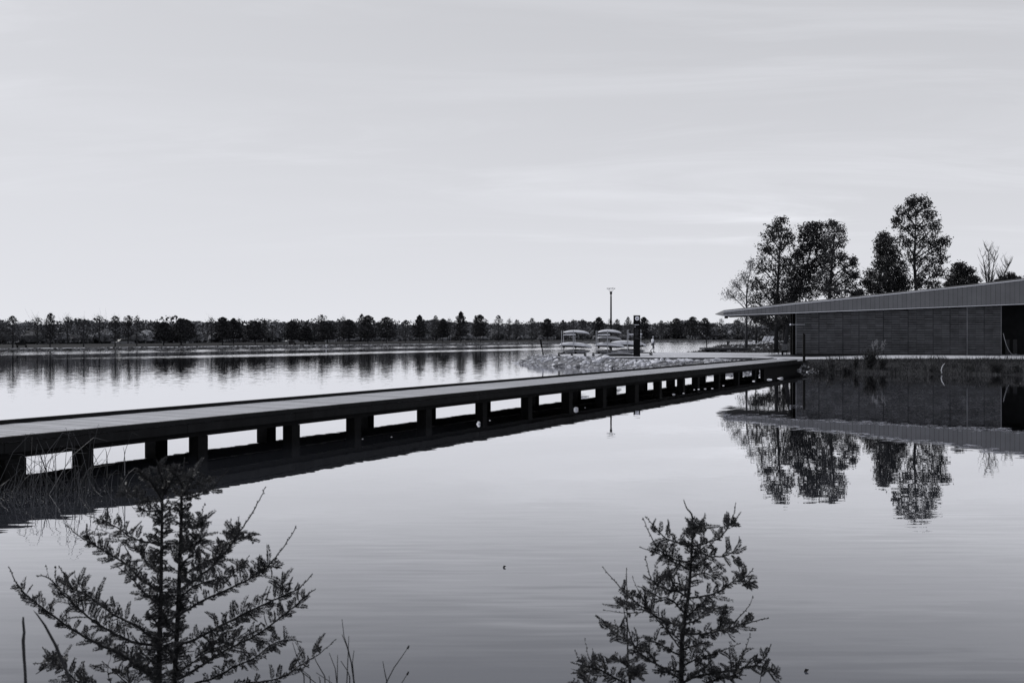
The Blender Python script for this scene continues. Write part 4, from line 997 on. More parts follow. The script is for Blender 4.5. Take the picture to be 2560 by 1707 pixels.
# lamp post
p = PT(1527.5, 0, 99); p.z = pz(p.x, p.y); t = thing('lamp_post', 'tall dark lamp post behind the kayak racks with a wire-braced flat head', 'lamp post', p)
zt = CAMZ+(HY-729)/F*99
b = MB(); b.tube([(p.x, p.y, p.z), (p.x, p.y, p.z+.9), (p.x, p.y, p.z+.92), (p.x, p.y, zt-.42)], [.115, .115, .10, .075], 12); b.build('pole', 'black_steel', t)
b = MB(); b.tube([(p.x, p.y, zt-.42), (p.x, p.y, zt-.34), (p.x, p.y, zt-.3), (p.x, p.y, zt-.1), (p.x, p.y, zt)], [.05, .05, .09, .12, .125], 12); b.build('head', 'black_steel', t)
b = MB(); zr = CAMZ+(HY-721)/F*99; rr = .40
b.disc((p.x, p.y, zr), rr+.05, (0, 0, 1), .02, 24); b.build('reflector', 'steel', t)
b = MB()
for k in range(4):
    a = k*math.pi/2+.3; b.tube([(p.x+.1*math.cos(a), p.y+.1*math.sin(a), zt), (p.x+rr*math.cos(a), p.y+rr*math.sin(a), zr)], .010, 4); b.tube([(p.x+rr*math.cos(a), p.y+rr*math.sin(a), zr-.04), (p.x+rr*math.cos(a), p.y+rr*math.sin(a), zr+.03)], .04, 6)
b.build('brace', 'black_steel', t)
# leaning post with small plate
a0 = PT(1359.5, 893, 92); a1 = PT(1352, 850, 92); a0.z = max(.1, a0.z-.2); t = thing('leaning_post', 'leaning wooden stake with a narrow dark plate on the tip of the spit', 'post', a0)
MB().tube([a0, a1], [.06, .05], 6).build('stake', 'bark', t)
b = MB(); q0 = a0.lerp(a1, .62)+Vector((-.02, -.07, 0)); q1 = a0.lerp(a1, 1.0)+Vector((-.02, -.07, 0)); b.bar(q0, q1, .16, .04, up=(0, 1, 0)); b.build('plate', 'black_steel', t)

# kayak racks ---------------------------------------------------------------
def hull_mesh(L, B, D, rocker=.14, flipped=True, belly=.0):
    """hull along x; returns hull and deck builders, hull side up when flipped"""
    sg = 1 if flipped else -1; rings = []; deck = []
    N_ = 22
    for i in range(N_+1):
        q = -1+2*i/N_; e = max(0, 1-abs(q)**2.3); e = e**.75
        bw_ = B/2*e+.012; dp = D*(.35+.65*e)*(1 if abs(q) < .99 else .4); rk = -rocker*abs(q)**2.6
        ring_ = []
        for k in range(13):
            a = math.pi*k/12; ring_.append(Vector((q*L/2, -math.cos(a)*bw_, (math.sin(a)**.8*dp+rk)*sg)))
        rings.append(ring_)
        deck.append([Vector((q*L/2, -math.cos(math.pi*k/6)*bw_, (rk-math.sin(math.pi*k/6)**.6*.55*D*e-.002)*sg)) for k in range(7)])  # deep bulge, dark on the kayaks: shade under the hull put into shape and colour
    return MB().loft(rings, False, False), MB().loft(deck, False, False)
def kayak(label, p, rot, L, mats=('hull_white', 'hull_dark'), flipped=True, D=.26, B=.72, tilt=0.0, kind='kayak', rocker=.14, group='kayaks stored on the racks'):
    t = thing(kind, label, 'kayak' if kind == 'kayak' else kind.replace('_', ' '), p, group, local=True, rotz=rot); t.rotation_euler = (0, tilt, rot)
    h_, d_ = hull_mesh(L, B, D, rocker, flipped)
    h_.build('hull', mats[0], t, smooth=True); d_.build('deck', mats[1], t, smooth=True)
    s_ = -1 if flipped else 1
    cb = MB()
    for cx_ in ((-.22*L, .14*L) if L > 2.6 else (0,)):
        rg_ = [Vector((cx_+.30*math.cos(a), .19*math.sin(a), s_*(D*.26+.02))) for a in [2*math.pi*k/16 for k in range(17)]]
        cb.tube(rg_, .03, 5)
        cb.box((cx_, 0, s_*(D*.26+.05)), (.34, .30, .07))
    cb.build('cockpit', 'hull_dark', t)
    pl_ = MB()
    for k in (-1, 1): pl_.tube([(k*L*.47, 0, -s_*.0-rocker*.8*(1 if flipped else -1)), (k*(L*.47+.06), 0, -rocker*.9*(1 if flipped else -1))], .018, 6)
    pl_.build('carry_handle', 'rubber', t)
    return t
def rack(x0, x1, x2, x3, d, label, top_y=826, base_y=889, bars=(836,), arms=(833, 868, 881), wheels=None):
    c = PT((x0+x3)/2, base_y, d); c.z = pz(c.x, c.y)
    t = thing('kayak_rack', label, 'rack', c, 'wheeled kayak racks')
    X = lambda px: (px-CX)/F*d
    Z = lambda py: CAMZ+(HY-py)/F*d
    for i, px in enumerate((x0, x1, x2, x3)):
        yo = -.45 if i in (0, 2) else .45
        b = MB(); b.box((X(px), d+yo, (c.z+.22+Z(top_y))/2), (.06, .06, Z(top_y)-c.z-.22)); b.build('upright', 'steel', t)
    for yb in bars: MB().bar((X(x0)+.15, d-.42, Z(yb+.8)), (X(x3), d-.42, Z(yb)), .06, .08).build('top_rail', 'trim_metal', t)
    for ya in arms:
        for px in (x1, x3):
            b = MB(); b.bar((X(px), d-.55, Z(ya)), (X(px), d+.55, Z(ya)), .08, .07); b.box((X(px), d-.45, Z(ya)), (.16, .16, .14)); b.build('arm', 'black_steel', t)
    b = MB(); e0 = X(x0)-.3; e1 = X(x3)+(.95 if wheels is None else wheels)
    for yo in (-.5, .5): b.bar((e0, d+yo, c.z+.24), (e1, d+yo, c.z+.24), .07, .08)
    for q in (e0+.05, (e0+e1)/2, e1-.05): b.bar((q, d-.5, c.z+.24), (q, d+.5, c.z+.24), .06, .06)
    b.build('base_frame', 'black_steel', t)
    for q in (e0+.08, (e0+e1)/2, e1-.08):
        for yo in (-.5, .5):
            wv = MB().disc((q, d+yo, c.z+.09), .09, (0, 1, 0), .05, 14).build('caster', 'rubber', t)
            MB().bar((q, d+yo, c.z+.10), (q, d+yo, c.z+.21), .035, .07, up=(0, 1, 0)).build('fork', 'steel', wv)
    return t
DK = 89.0
rack(1403.5, 1409.5, 1432.5, 1438.5, DK, 'left kayak rack, farthest from the black sign pillar')
rack(1489.5, 1496, 1517.5, 1524, DK, 'middle kayak rack in front of the lamp post')
rack(1567, 1573, 1598, 1604, 92.5, 'right kayak rack, half hidden behind the sign pillar', top_y=824, bars=(835,), arms=(829, 848, 864))
def K(x0, x1, yc, label, mats=('hull_white', 'hull_dark'), d=DK, flipped=True, D=.23, tilt=0.0, kind='kayak', rot=.12, B=.72, rocker=.09, grp='kayaks stored on the racks'):
    L = (x1-x0)/F*d/math.cos(rot)
    return kayak(label, PT((x0+x1)/2, yc, d), rot, L, mats, flipped, D, B, tilt, kind, rocker, grp)
K(1407, 1474, 831.5, 'white upturned kayak on the top arms of the left rack', tilt=.03)
K(1397, 1481, 864, 'white upturned kayak at middle height of the left rack', tilt=.07, D=.30)
K(1408, 1476, 877, 'grey rounded board on the bottom of the left rack', ('hull_gray', 'hull_dark'), flipped=False, D=.20, kind='paddle_board', rocker=.0, B=.75, grp='boards stored on the racks')
K(1495, 1554, 830, 'white upturned kayak on the top arms of the middle rack', tilt=.04)
K(1493, 1555, 846, 'grey-white upturned kayak second from top of the middle rack', ('hull_gray', 'hull_dark'), tilt=.08, D=.24)
K(1486, 1563, 864, 'white upturned kayak third from top of the middle rack', tilt=.06, D=.30)
K(1488, 1545, 877.5, 'grey board on the lower arms of the middle rack', ('hull_gray', 'hull_dark'), flipped=False, D=.20, kind='paddle_board', rocker=.0, B=.75, grp='boards stored on the racks')
K(1492, 1600, 884, 'long dark canoe lying lowest on the middle rack', ('hull_dark', 'hull_gray'), flipped=False, D=.24, kind='canoe', rocker=-.22, d=DK-.2, B=.8, grp='boats stored on the racks')
K(1522, 1618, 861, 'long white upturned kayak on the right rack, nose past the sign pillar', d=92.5, tilt=.05, D=.36)
K(1535, 1612, 876, 'grey board low on the right rack, end showing beyond the sign pillar', ('hull_gray', 'hull_dark'), d=92.5, flipped=False, D=.26, kind='paddle_board', rocker=.0, B=.8, grp='boards stored on the racks')

# people --------------------------------------------------------------------
p = PT(1632, 881, 106); p.z = pz(p.x, p.y)+.01
walk = {'knL': (.16, .09, .53), 'anL': (.10, .09, .09), 'toL': (.27, .10, .035), 'knR': (.02, -.09, .50), 'anR': (-.27, -.09, .20), 'toR': (-.16, -.09, .08), 'elL': (-.06, .23, 1.14), 'wrL': (.06, .24, .92), 'elR': (.03, -.23, 1.14), 'wrR': (.17, -.22, .96), 'hd0': (.05, 0, 1.60), 'hd1': (.06, 0, 1.69)}
t = person(p, R(8), 'person in a pale shirt, cap and dark shorts walking right on the plaza', walk, dict(skin='skin', shirt='cloth_white', legs='cloth_gray', shoe='cloth_dark', hair='hair_gray', leg=1.15, sleeve=.85), 1.75, hat=True)
p = PT(1820, 864, 140); p.z = lz(p.x, p.y)
mat_arm = {'elL': (.10, .33, 1.40), 'wrL': (.18, .22, 1.58), 'elR': (.02, -.30, 1.18), 'wrR': (.10, -.22, 1.02), 'knL': (.03, .13, .5), 'anL': (0, .15, .09), 'toL': (.15, .18, .035), 'knR': (.03, -.13, .5), 'anR': (0, -.15, .09), 'toR': (.15, -.18, .035)}
person(p, R(95), 'person in dark shirt and shorts standing by the water beneath the canopy tip', mat_arm, dict(skin='skin_dark', shirt='cloth_dark', legs='cloth_dark', shoe='cloth_dark', hair='hair_dark', leg=.95, sleeve=.5), 1.72)
for x, hh, lab, a_ in ((444, 1.62, 'person in a white top on the far lawn, left of the pair', 13), (451, 1.78, 'person in a white top on the far lawn, right of the pair', 13.5)):
    p = far_pt(xs_to_u(x, a_), a_, far_z(a_)); person(p, R(20), lab, walk, dict(skin='skin', shirt='cloth_white', legs='cloth_dark', shoe='cloth_dark', hair='hair_dark', leg=1.6, sleeve=.6), hh, group='pair walking on the far shore')
# paddler
p = GP(811, 871.5, 0); t = kayak('low dark kayak with a paddler near the far shore', Vector((p.x, p.y, .10)), R(8), 3.1, ('hull_gray', 'hull_dark'), flipped=False, D=.20, B=.7, rocker=-.16, group='boats on the lake')
sit = {'pel': (0, 0, .22), 'wai': (-.02, 0, .36), 'che': (0, 0, .58), 'nk0': (.02, 0, .73), 'nk': (.03, 0, .79), 'hd0': (.04, 0, .87), 'hd1': (.045, 0, .96), 'hpL': (.05, .09, .20), 'hpR': (.05, -.09, .20), 'knL': (.45, .13, .36), 'knR': (.45, -.13, .36), 'anL': (.82, .10, .16), 'anR': (.82, -.10, .16), 'toL': (.90, .1, .28), 'toR': (.90, -.1, .28),
       'shL': (0, .17, .69), 'shR': (0, -.17, .69), 'elL': (.18, .30, .50), 'elR': (.18, -.30, .48), 'wrL': (.42, .30, .58), 'wrR': (.42, -.26, .48)}
person(Vector((p.x+.35, p.y+.05, .02)), R(188), 'paddler in a pale top seated in the far kayak', sit, dict(skin='skin', shirt='cloth_white', legs='cloth_dark', shoe='cloth_dark', hair='hair_dark', leg=.9, sleeve=.7), 1.75)
b = MB(); pc = Vector((p.x-.08, p.y, .56)); b.tube([pc+Vector((-.25, -1.05, -.20)), pc+Vector((.0, 0, .0)), pc+Vector((.15, 1.05, .24))], .018, 6)
for q in (pc+Vector((-.25, -1.05, -.20)), pc+Vector((.15, 1.05, .24))): b.box(q, (.05, .42, .16))
tag(b.build('paddle', 'hull_dark'), 'double-bladed paddle held by the far kayaker', 'paddle')

# dock / raised platform behind the plaza ------------------------------------
c0 = PT(1768, 881, 108.5); c1 = PT(1868, 881, 108.5); zt_ = CAMZ-(869-HY)/F*108.5
t = thing('timber_platform', 'low raised timber platform on blocks behind the plaza', 'platform', ((c0.x+c1.x)/2, 109.5, .75))
MB().box(((c0.x+c1.x)/2-.12, 110, zt_-.13), (c1.x-c0.x+.35, 3.0, .24)).build('deck', 'bark_pale', t)
for k in range(6):
    xx = c0.x+.15+(c1.x-c0.x-.3)*k/5; MB().box((xx, 109.3, (zt_-.25+.62)/2), (.5 if k % 2 else .3, .3, zt_-.25-.62)).build('block', 'pile_wood', t)
MB().box(((c0.x+c1.x)/2, 110.6, .88), (c1.x-c0.x-.3, .2, .55)).build('back_board', 'dark_wall', t)
p = PT(1766.5, 868, 111); tag(MB().tube([(p.x, p.y, .5), (p.x, p.y, CAMZ-(848-HY)/F*111)], .05, 6).build('thin_post', 'black_steel'), 'thin dark post at the left end of the timber platform', 'post')
# stones near the platform
tb0 = None
b = MB(); pts = []; sz = []
for i in range(260):
    x = random.uniform(21, 31); y = random.uniform(108, 124)
    if sdist(np.array([x]), np.array([y]))[0] > -.2 and not in_pz(x, y): pts.append((x, y, lz(x, y)+.03)); sz.append(random.uniform(.05, .2))
for i in range(240):
    x = random.uniform(24, 34); y = random.uniform(124, 150); s1 = sdist(np.array([x]), np.array([y]))[0]
    if -.3 < s1 < 2: pts.append((x, y, lz(x, y)+.05)); sz.append(random.uniform(.12, .3))
pebbles(b, pts, sz); b2 = MB(); pp = []; zz2 = []
for i in range(420):
    x = random.uniform(25.5, 31.5); y = random.uniform(115, 123)
    if sdist(np.array([x]), np.array([y]))[0] > -.1: pp.append((x, y, lz(x, y)+.05)); zz2.append(random.uniform(.06, .16))
pebbles(b2, pp, zz2); tag(b2.build('sunlit_cobbles', 'rock'), 'patch of cobbles coloured bright as sunlit gravel around the tree feet by the loungers', 'cobbles', kind='stuff')  # pale stones added to brighten this strip; sunlight is put into their colour
tag(b.build('shore_stones', 'pebble'), 'scattered stones on the grassy mound behind the plaza', 'stones', kind='stuff')
b = MB(); n = 9000; gx = RNG.uniform(19, 44, n); gy = RNG.uniform(104, 130, n); s = sdist(gx, gy); keep = (s > 0); gx, gy = gx[keep], gy[keep]
keep = np.array([not in_pz(x, y) for x, y in zip(gx, gy)]); gx, gy = gx[keep], gy[keep]; gz = land_z(gx, gy); n = len(gx)
C = np.stack([gx, gy, gz+.08], 1); V, Fq = leaf_quads(C, .22, aspect=.3); b.addnp(V, Fq); tag(b.build('mound_grass', 'grass_blade'), 'short rough grass on the mound under the tall trees', 'grass', kind='stuff')

# loungers
def lounger(x, y, d, label):
    p = PT(x, y, d); p.z = lz(p.x, p.y)
    t = thing('lounger', label, 'lounger', p, 'white loungers by the water', local=True, rotz=R(0))
    MB().box((-.55, 0, .36), (1.1, .62, .07)).build('seat', 'lounger_white', t)
    MB().bar((0, 0, .36), (.55, 0, 1.10), .62, .06, up=(0, 1, 0)).build('backrest', 'lounger_white', t)
    MB().bar((0, 0, .36), (.55, 0, 1.10), .06, .06, up=(0, 1, 0))
    for sx_ in (-1.0, -.2, .2):
        for sy in (-.27, .27): MB().box((sx_, sy, .17), (.06, .06, .34)).build('leg', 'black_steel', t)
for i, (x, lab) in enumerate(((1909, 'white lounger under the trees, left of the three'), (1918, 'white lounger under the trees, middle of the three'), (1927, 'white lounger under the trees, right of the three'))):
    # backrest faces the camera across its width
    p = PT(x, 855, 121); p.z = 1.62
    t = thing('lounger', lab, 'lounger', p, 'white loungers by the water', local=True)
    MB().box((-.75, 0, .30), (.9, .9, .07)).build('seat', 'lounger_white', t)
    M2 = MB(); M2.add([(-.30, -.45, .33), (.06, -.45, .33), (.42, -.1, .92), (.08, -.1, .92), (-.30, -.40, .33), (.06, -.40, .33), (.42, -.05, .92), (.08, -.05, .92)], [(0, 1, 2, 3), (7, 6, 5, 4), (0, 4, 5, 1), (2, 6, 7, 3), (1, 5, 6, 2), (3, 7, 4, 0)]); M2.build('backrest', 'lounger_white', t)
    for sx_ in (-1.1, -.35, .1):
        for sy in (-.4, .4): MB().box((sx_, sy, .13), (.07, .07, .28)).build('leg', 'black_steel', t)
# terrace chairs and table left of the wall
def chair(p, rot, label, m='black_steel', slat=False):
    t = thing('chair', label, 'chair', p, 'chairs on the terrace', local=True, rotz=rot)
    MB().box((0, 0, .45), (.46, .46, .04)).build('seat', m, t)
    b = MB()
    if slat:
        for k in range(4): b.box((-.18+.12*k, .24, .72), (.07, .03, .52))
    else:
        for zz_ in (.62, .74, .86): b.box((0, .22, zz_), (.46, .03, .05))
    b.build('backrest', m if not slat else 'hull_gray', t)
    for a in (-.2, .2):
        for c in (-.2, .2): MB().box((a, c, .22), (.035, .035, .44)).build('leg', m, t)
for x, y, d, rot, lab, sl in ((1930, 880, 97, .3, 'dark metal chair, leftmost on the terrace beside the boathouse', False), (1941, 880, 98, 2.6, 'dark metal chair, second from left on the terrace', False), (1952, 881, 96, -.4, 'dark metal chair between the table and the other dark chairs', False), (1961, 883, 92, 2.8, 'slatted pale-backed chair at the terrace table', True), (1970, 883, 92.5, 3.4, 'slatted pale-backed chair nearest the boathouse column', True)):
    p = PT(x, y, d); p.z = pz(p.x, p.y)+.01; chair(p, rot, lab, slat=sl)
p = PT(1968, 870, 95); p.z = pz(p.x, p.y); t = thing('terrace_table', 'pale-topped table on the terrace beside the boathouse column', 'table', p, local=True)
MB().box((0, 0, .98), (1.1, .8, .06)).build('tabletop', 'hull_gray', t)
for a in (-.45, .45): MB().box((a, 0, .48), (.08, .5, .94)).build('leg', 'black_steel', t)

# ------------------------------------------------------------------ near bank with reeds and saplings
def near_z(X, Y):
    edge = 6.1+.35*np.sin(X*.8)+.2*np.sin(X*2.1)+np.where(X < -3.2, (-X-3.2)*1.15, 0)
    edge = np.minimum(edge, 15.8)
    z = np.clip((edge-Y)*.22, -1.5, 1.05)
    lobe = .22*np.exp(-((X+8.2)**2/2.6+(Y-15.6)**2/2.6))
    return z+np.where(z < .3, lobe, 0)
xs = np.arange(-30, 30, .5); ys = np.arange(-12, 20, .5); GX, GY = np.meshgrid(xs, ys); GZ = near_z(GX, GY)
GZ = GZ+.03*np.sin(GX*3)*np.sin(GY*4); nx = len(xs)
ii, jj = np.meshgrid(np.arange(len(ys)-1), np.arange(nx-1), indexing='ij'); k = (ii*nx+jj).ravel()
struct(MB().addnp(np.stack([GX.ravel(), GY.ravel(), GZ.ravel()], 1), np.stack([k, k+1, k+nx+1, k+nx], 1)).build('near_bank', 'soil_grass', smooth=True))
def nz(x, y): return float(near_z(np.array([x]), np.array([y]))[0])
# sedge in the shallows by the boardwalk
b = MB()
for i in range(120):
    x = random.gauss(100, 100); yy = random.uniform(1195, 1245); 
    if x < -60 or x > 330: continue
    p = GP(x, yy, 0); p.z = -.02
    h_ = random.uniform(.15, .5) if random.random() < .8 else random.uniform(.6, 1.05); a = random.uniform(0, 6.28); ln = h_*random.uniform(.1, 1.0)
    e = p+Vector((math.cos(a)*ln, math.sin(a)*ln*.5, h_)); m_ = p.lerp(e, .5)+Vector((0, 0, h_*.18)); q3 = e+Vector((math.cos(a)*ln*.4, 0, -h_*.1*random.random()))
    b.tube([p, m_, e, q3], [.006, .005, .0035, .001], 3, False)
tag(b.build('sedge', 'sedge'), 'thin dark sedge stalks in the shallows by the boardwalk at the left', 'sedge', kind='stuff')
b = MB()
for (xa, ya, xb, yb, xc, yc) in ((117, 1180, 110, 1130, 92, 1092), (140, 1180, 139, 1150, 138, 1126), (268, 1155, 266, 1130, 263, 1120), (312, 1148, 311, 1130, 308, 1117), (200, 1210, 225, 1170, 285, 1160), (215, 1200, 240, 1150, 262, 1120)):
    b.tube([PT(xa, ya+40, 17), PT(xa, ya, 17), PT(xb, yb, 17), PT(xc, yc, 17)], [.008, .007, .005, .002], 4)
tag(b.build('tall_sedge', 'sedge'), 'few tall curving sedge stalks crossing the leftmost boardwalk openings', 'sedge', kind='stuff')
C = np.stack([RNG.normal(-8.4, 1.0, 900), RNG.uniform(15.2, 17.3, 900), RNG.uniform(.0, .07, 900)], 1)
C = C[(C[:, 0] > -13) & (C[:, 0] < -6.1)]
V, Fq = leaf_quads(C, .028, aspect=.45); tag(MB().addnp(V, Fq).build('shore_litter', 'sedge'), 'glinting dead leaves and litter among the sedge at the left', 'leaf litter', kind='stuff')

# two broad reed blades, bottom left
def blade(pts, wpx, d, label):
    P = [PT(x, y, d) for x, y in pts]; P[0].z -= .35; w2 = [q/F*d/2 for q in wpx]
    V = []; 
    for q, w_ in zip(P, w2): V += [q+Vector((-w_, 0, 0)), q+Vector((0, -w_*.35, 0)), q+Vector((w_, 0, 0)), q+Vector((0, w_*.35, 0))]
    b = MB(); Fc = []
    for i in range(len(P)-1):
        for k in range(4): Fc.append((i*4+k, i*4+(k+1) % 4, i*4+4+(k+1) % 4, i*4+4+k))
    Fc += [(3, 2, 1, 0), tuple(range(len(V)-4, len(V)))]
    b.add(V, Fc); o = b.build('reed_blade', 'reed'); return tag(o, label, 'reed', 'reed blades at the near bank')
blade([(65, 1760), (64, 1707), (63, 1680), (60, 1640), (58, 1600), (60.5, 1580), (58, 1555), (58, 1541)], [8, 8, 7.5, 8, 8.5, 7, 6.5, 4], 3.6, 'upright dead reed blade at the bottom left corner')
blade([(205, 1780), (178, 1707), (160, 1660), (138, 1610), (112, 1562), (92, 1534), (84, 1525)], [9, 9, 9, 8.5, 7, 4.5, 1.5], 3.6, 'slanting reed blade crossing behind the left sapling')
# grass stems bottom centre
GS = [[(888, 1760), (885, 1707), (878, 1655), (870, 1620), (860, 1590), (855, 1547)], [(890, 1760), (886, 1707), (879, 1660), (868, 1618), (855, 1585)], [(866, 1760), (867, 1707), (870, 1640), (872, 1589)], [(882, 1760), (874, 1690), (868, 1675), (852, 1651)], [(845, 1760), (842, 1707), (838, 1670), (823, 1631)], [(844, 1760), (843, 1707), (844, 1636)],
      [(886, 1760), (884, 1690), (881, 1655), (885, 1625)], [(833, 1730), (823, 1688)], [(825, 1730), (812, 1690), (790, 1652), (786, 1642)], [(820, 1740), (790, 1707), (750, 1675), (732, 1660)], [(770, 1740), (760, 1690), (745, 1650), (731, 1605)], [(800, 1740), (775, 1690), (745, 1665)],
      [(975, 1760), (968, 1707), (962, 1680), (957, 1652)], [(955, 1760), (965, 1707), (985, 1668), (1005, 1640), (1021, 1616)], [(990, 1740), (1004, 1707), (1020, 1681)], [(860, 1740), (838, 1712), (790, 1680)], [(810, 1740), (800, 1700), (797, 1690)]]
for i, g in enumerate(GS):
    P = [PT(x, y, 4.2+.05*(i % 5)) for x, y in g]; P[0].z = min(P[0].z, nz(P[0].x, P[0].y)-.02)
    b = MB(); n_ = len(P); b.tube(P, [.0032*(1-.6*k/(n_-1)) for k in range(n_)], 5)
    if i in (13, 14): b.tube([P[-1]-Vector((.004, 0, .008)), P[-1]+Vector((.003, 0, .006))], [.005, .003], 5)
    side_ = 'right-hand pair by the pond centre' if i >= 12 and i < 15 else 'tuft right of the left sapling'
    tag(b.build('grass_stem', 'stem', None), f'thin dark dry grass stem in the {side_}', 'grass stem', 'dry grass stems at the near bank')

# saplings -------------------------------------------------------------------
def smooth_path(P, n=5):
    out = []
    for i in range(len(P)-1):
        p0 = P[max(i-1, 0)]; p1 = P[i]; p2 = P[i+1]; p3 = P[min(i+2, len(P)-1)]
        for k in range(n):
            t_ = k/n; out.append(.5*((2*p1)+(p2-p0)*t_+(2*p0-5*p1+4*p2-p3)*t_*t_+(3*p1-p0-3*p2+p3)*t_**3))
    out.append(P[-1]); return out
class Sap:
    def __init__(s, root, d, org, sc_, rg): s.root = root; s.thin = 1.0; s.d = d; s.org = org; s.sc = sc_; s.rg = rg
    def pts(s, L, dz0, dz1):
        n = len(L); return [PT(s.org[0]+x/s.sc, s.org[1]+y/s.sc, s.d+dz0+(dz1-dz0)*i/max(1, n-1)) for i, (x, y) in enumerate(L)]
    def trunk(s, L, r0, r1, dz=0, down=None):
        P = s.pts(L, dz, dz); g = P[0].copy(); g.z = nz(g.x, g.y)-.05; P = [g]+P; P = smooth_path(P, 4)
        b = MB(); n = len(P); b.tube(P, [r0+(r1-r0)*i/(n-1) for i in range(n)], 8); b.build('trunk', 'stem', s.root, smooth=True); return P
    def spray(s, nb, tb, a, dirv, L):
        """one feathery branchlet: thin axis with two rows of needles"""
        rg = s.rg; side = dirv.cross(Vector((0, 1, 0)) if rg.random() < .7 else Vector((rg.gauss(0, 1), rg.gauss(0, 1), rg.gauss(0, 1)))).normalized()
        n = max(5, int(L/.0027)); cur = Vector((rg.gauss(0, .3), rg.gauss(0, .3), rg.uniform(-.35, .35)))
        axis = [a+dirv*L*q+cur*L*q*q for q in (0, .33, .66, 1)]
        tb.tube(axis, [.0011, .0009, .0007, .0004], 3, False)
        for k in range(n):
            q = .12+.88*k/n; p_ = a+dirv*L*q+cur*L*q*q
            ll = .0175*(1-.55*abs(q-.45)/.55)*rg.uniform(.8, 1.2)
            for sg in (-1, 1):
                nd = (side*sg*.85+dirv*.75+Vector((0, 0, rg.gauss(0, .12)))).normalized(); wv = nd.cross(Vector((rg.gauss(0, 1), rg.gauss(0, 1), rg.gauss(0, 1)))).normalized()*.0024
                e = p_+nd*ll; m_ = p_+nd*ll*.5
                nb.v.extend([tuple(p_), tuple(m_+wv), tuple(e), tuple(m_-wv)]); nb.f.append((nb.n, nb.n+1, nb.n+2, nb.n+3)); nb.n += 4
    def branch(s, L, r=.0045, dens=1.0, bare=.12, start=.06, dz=None, lo=.044, hi=.088, droop=0.0):
        rg = s.rg; dz = rg.uniform(-.35, .35) if dz is None else dz
        P = smooth_path(s.pts(L, 0, dz), 5); n = len(P)
        P = [p_+Vector((rg.gauss(0, .0012), 0, rg.gauss(0, .0012))) for p_ in P]
        tb = MB(); tb.tube(P, [r*1.1*(1-.72*i/(n-1)) for i in range(n)], 5, True)
        nb = MB(); tot = sum((b_-a_).length for a_, b_ in zip(P, P[1:])); acc = 0; step = .0092/(dens*s.thin); nxt = tot*start; sgn = 1
        for i in range(n-1):
            a_, b_ = P[i], P[i+1]; seg = (b_-a_).length; t_ = (b_-a_).normalized()
            while nxt < acc+seg:
                q = nxt/tot; pp = a_.lerp(b_, (nxt-acc)/seg); sgn = -sgn
                if q < 1-bare:
                    upv = Vector((-t_.z, 0, t_.x)) if t_.x >= 0 else Vector((t_.z, 0, -t_.x))     # upward normal in the picture plane of the plant
                    outw = Vector((0, rg.gauss(0, .55), 0))
                    if sgn > 0: dv = (upv*.9+t_*.45+outw)
                    else: dv = (-upv*.45+t_*.75+outw+Vector((0, 0, .15-droop)))
                    dv.normalize(); prof = math.sin(min(1, q/.35)*math.pi/2)*(1 if q < .7 else 1-.4*(q-.7)/.3)
                    dv = (dv+Vector((rg.gauss(0, .22), rg.gauss(0, .25), rg.gauss(0, .22)))).normalized()
                    if rg.random() > .10: s.spray(nb, tb, pp, dv, rg.uniform(lo, hi)*prof*rg.uniform(.65, 1.15)*(1 if sgn > 0 else .9))
                elif rg.random() < .5:  # bare tip with buds
                    bd = (Vector((-t_.z, 0, t_.x))*rg.choice((-1, 1))+t_).normalized(); tb.tube([pp, pp+bd*.008], [.0012, .0022], 4)
                nxt += step*rg.uniform(.7, 1.3)
            acc += seg
        tb.tube([P[-1]-(P[-1]-P[-2]).normalized()*.004, P[-1]+(P[-1]-P[-2]).normalized()*.008], [.0018, .0024], 5)
        br = tb.build('branch', 'stem', s.root)
        if nb.n: nb.build('needles', 'needle', br)
    def stem_tufts(s, P, q0, q1, n, lo=.03, hi=.075):
        rg = s.rg; tb = MB(); nb = MB(); m = len(P)-1
        for _ in range(n):
            zz_ = P[0].z+(P[-1].z-P[0].z)*(q0+(q1-q0)*rg.random()); a = P[-1]
            for u_, v_ in zip(P, P[1:]):
                if u_.z <= zz_ <= v_.z: a = u_.lerp(v_, (zz_-u_.z)/(v_.z-u_.z+1e-9)); break
            an = rg.uniform(0, 6.28); dv = Vector((math.cos(an), math.sin(an)*.8, rg.uniform(.0, .75))).normalized(); s.spray(nb, tb, a, dv, rg.uniform(lo, hi))
        br = tb.build('side_shoots', 'stem', s.root); br['kind'] = 'stuff'; nb.build('needles', 'needle', br)
D1 = 4.2
r1 = PT(420, 1900, D1); r1.z = nz(r1.x, r1.y)
root = thing('sapling', 'large twin-stemmed feathery conifer sapling at the bottom left', 'sapling', r1, 'conifer saplings on the near bank')
S = Sap(root, D1, (0, 1120), 2.671, random.Random(5))
Pa = S.trunk([(1058, 1640), (1060, 1568), (1068, 1200), (1075, 960), (1080, 600), (1085, 350), (1090, 200)], .017, .0026, dz=.0)
Pb = S.trunk([(1162, 1640), (1165, 1568), (1190, 1050), (1210, 500), (1212, 300), (1225, 150), (1233, 60)], .0155, .0018, dz=.06)
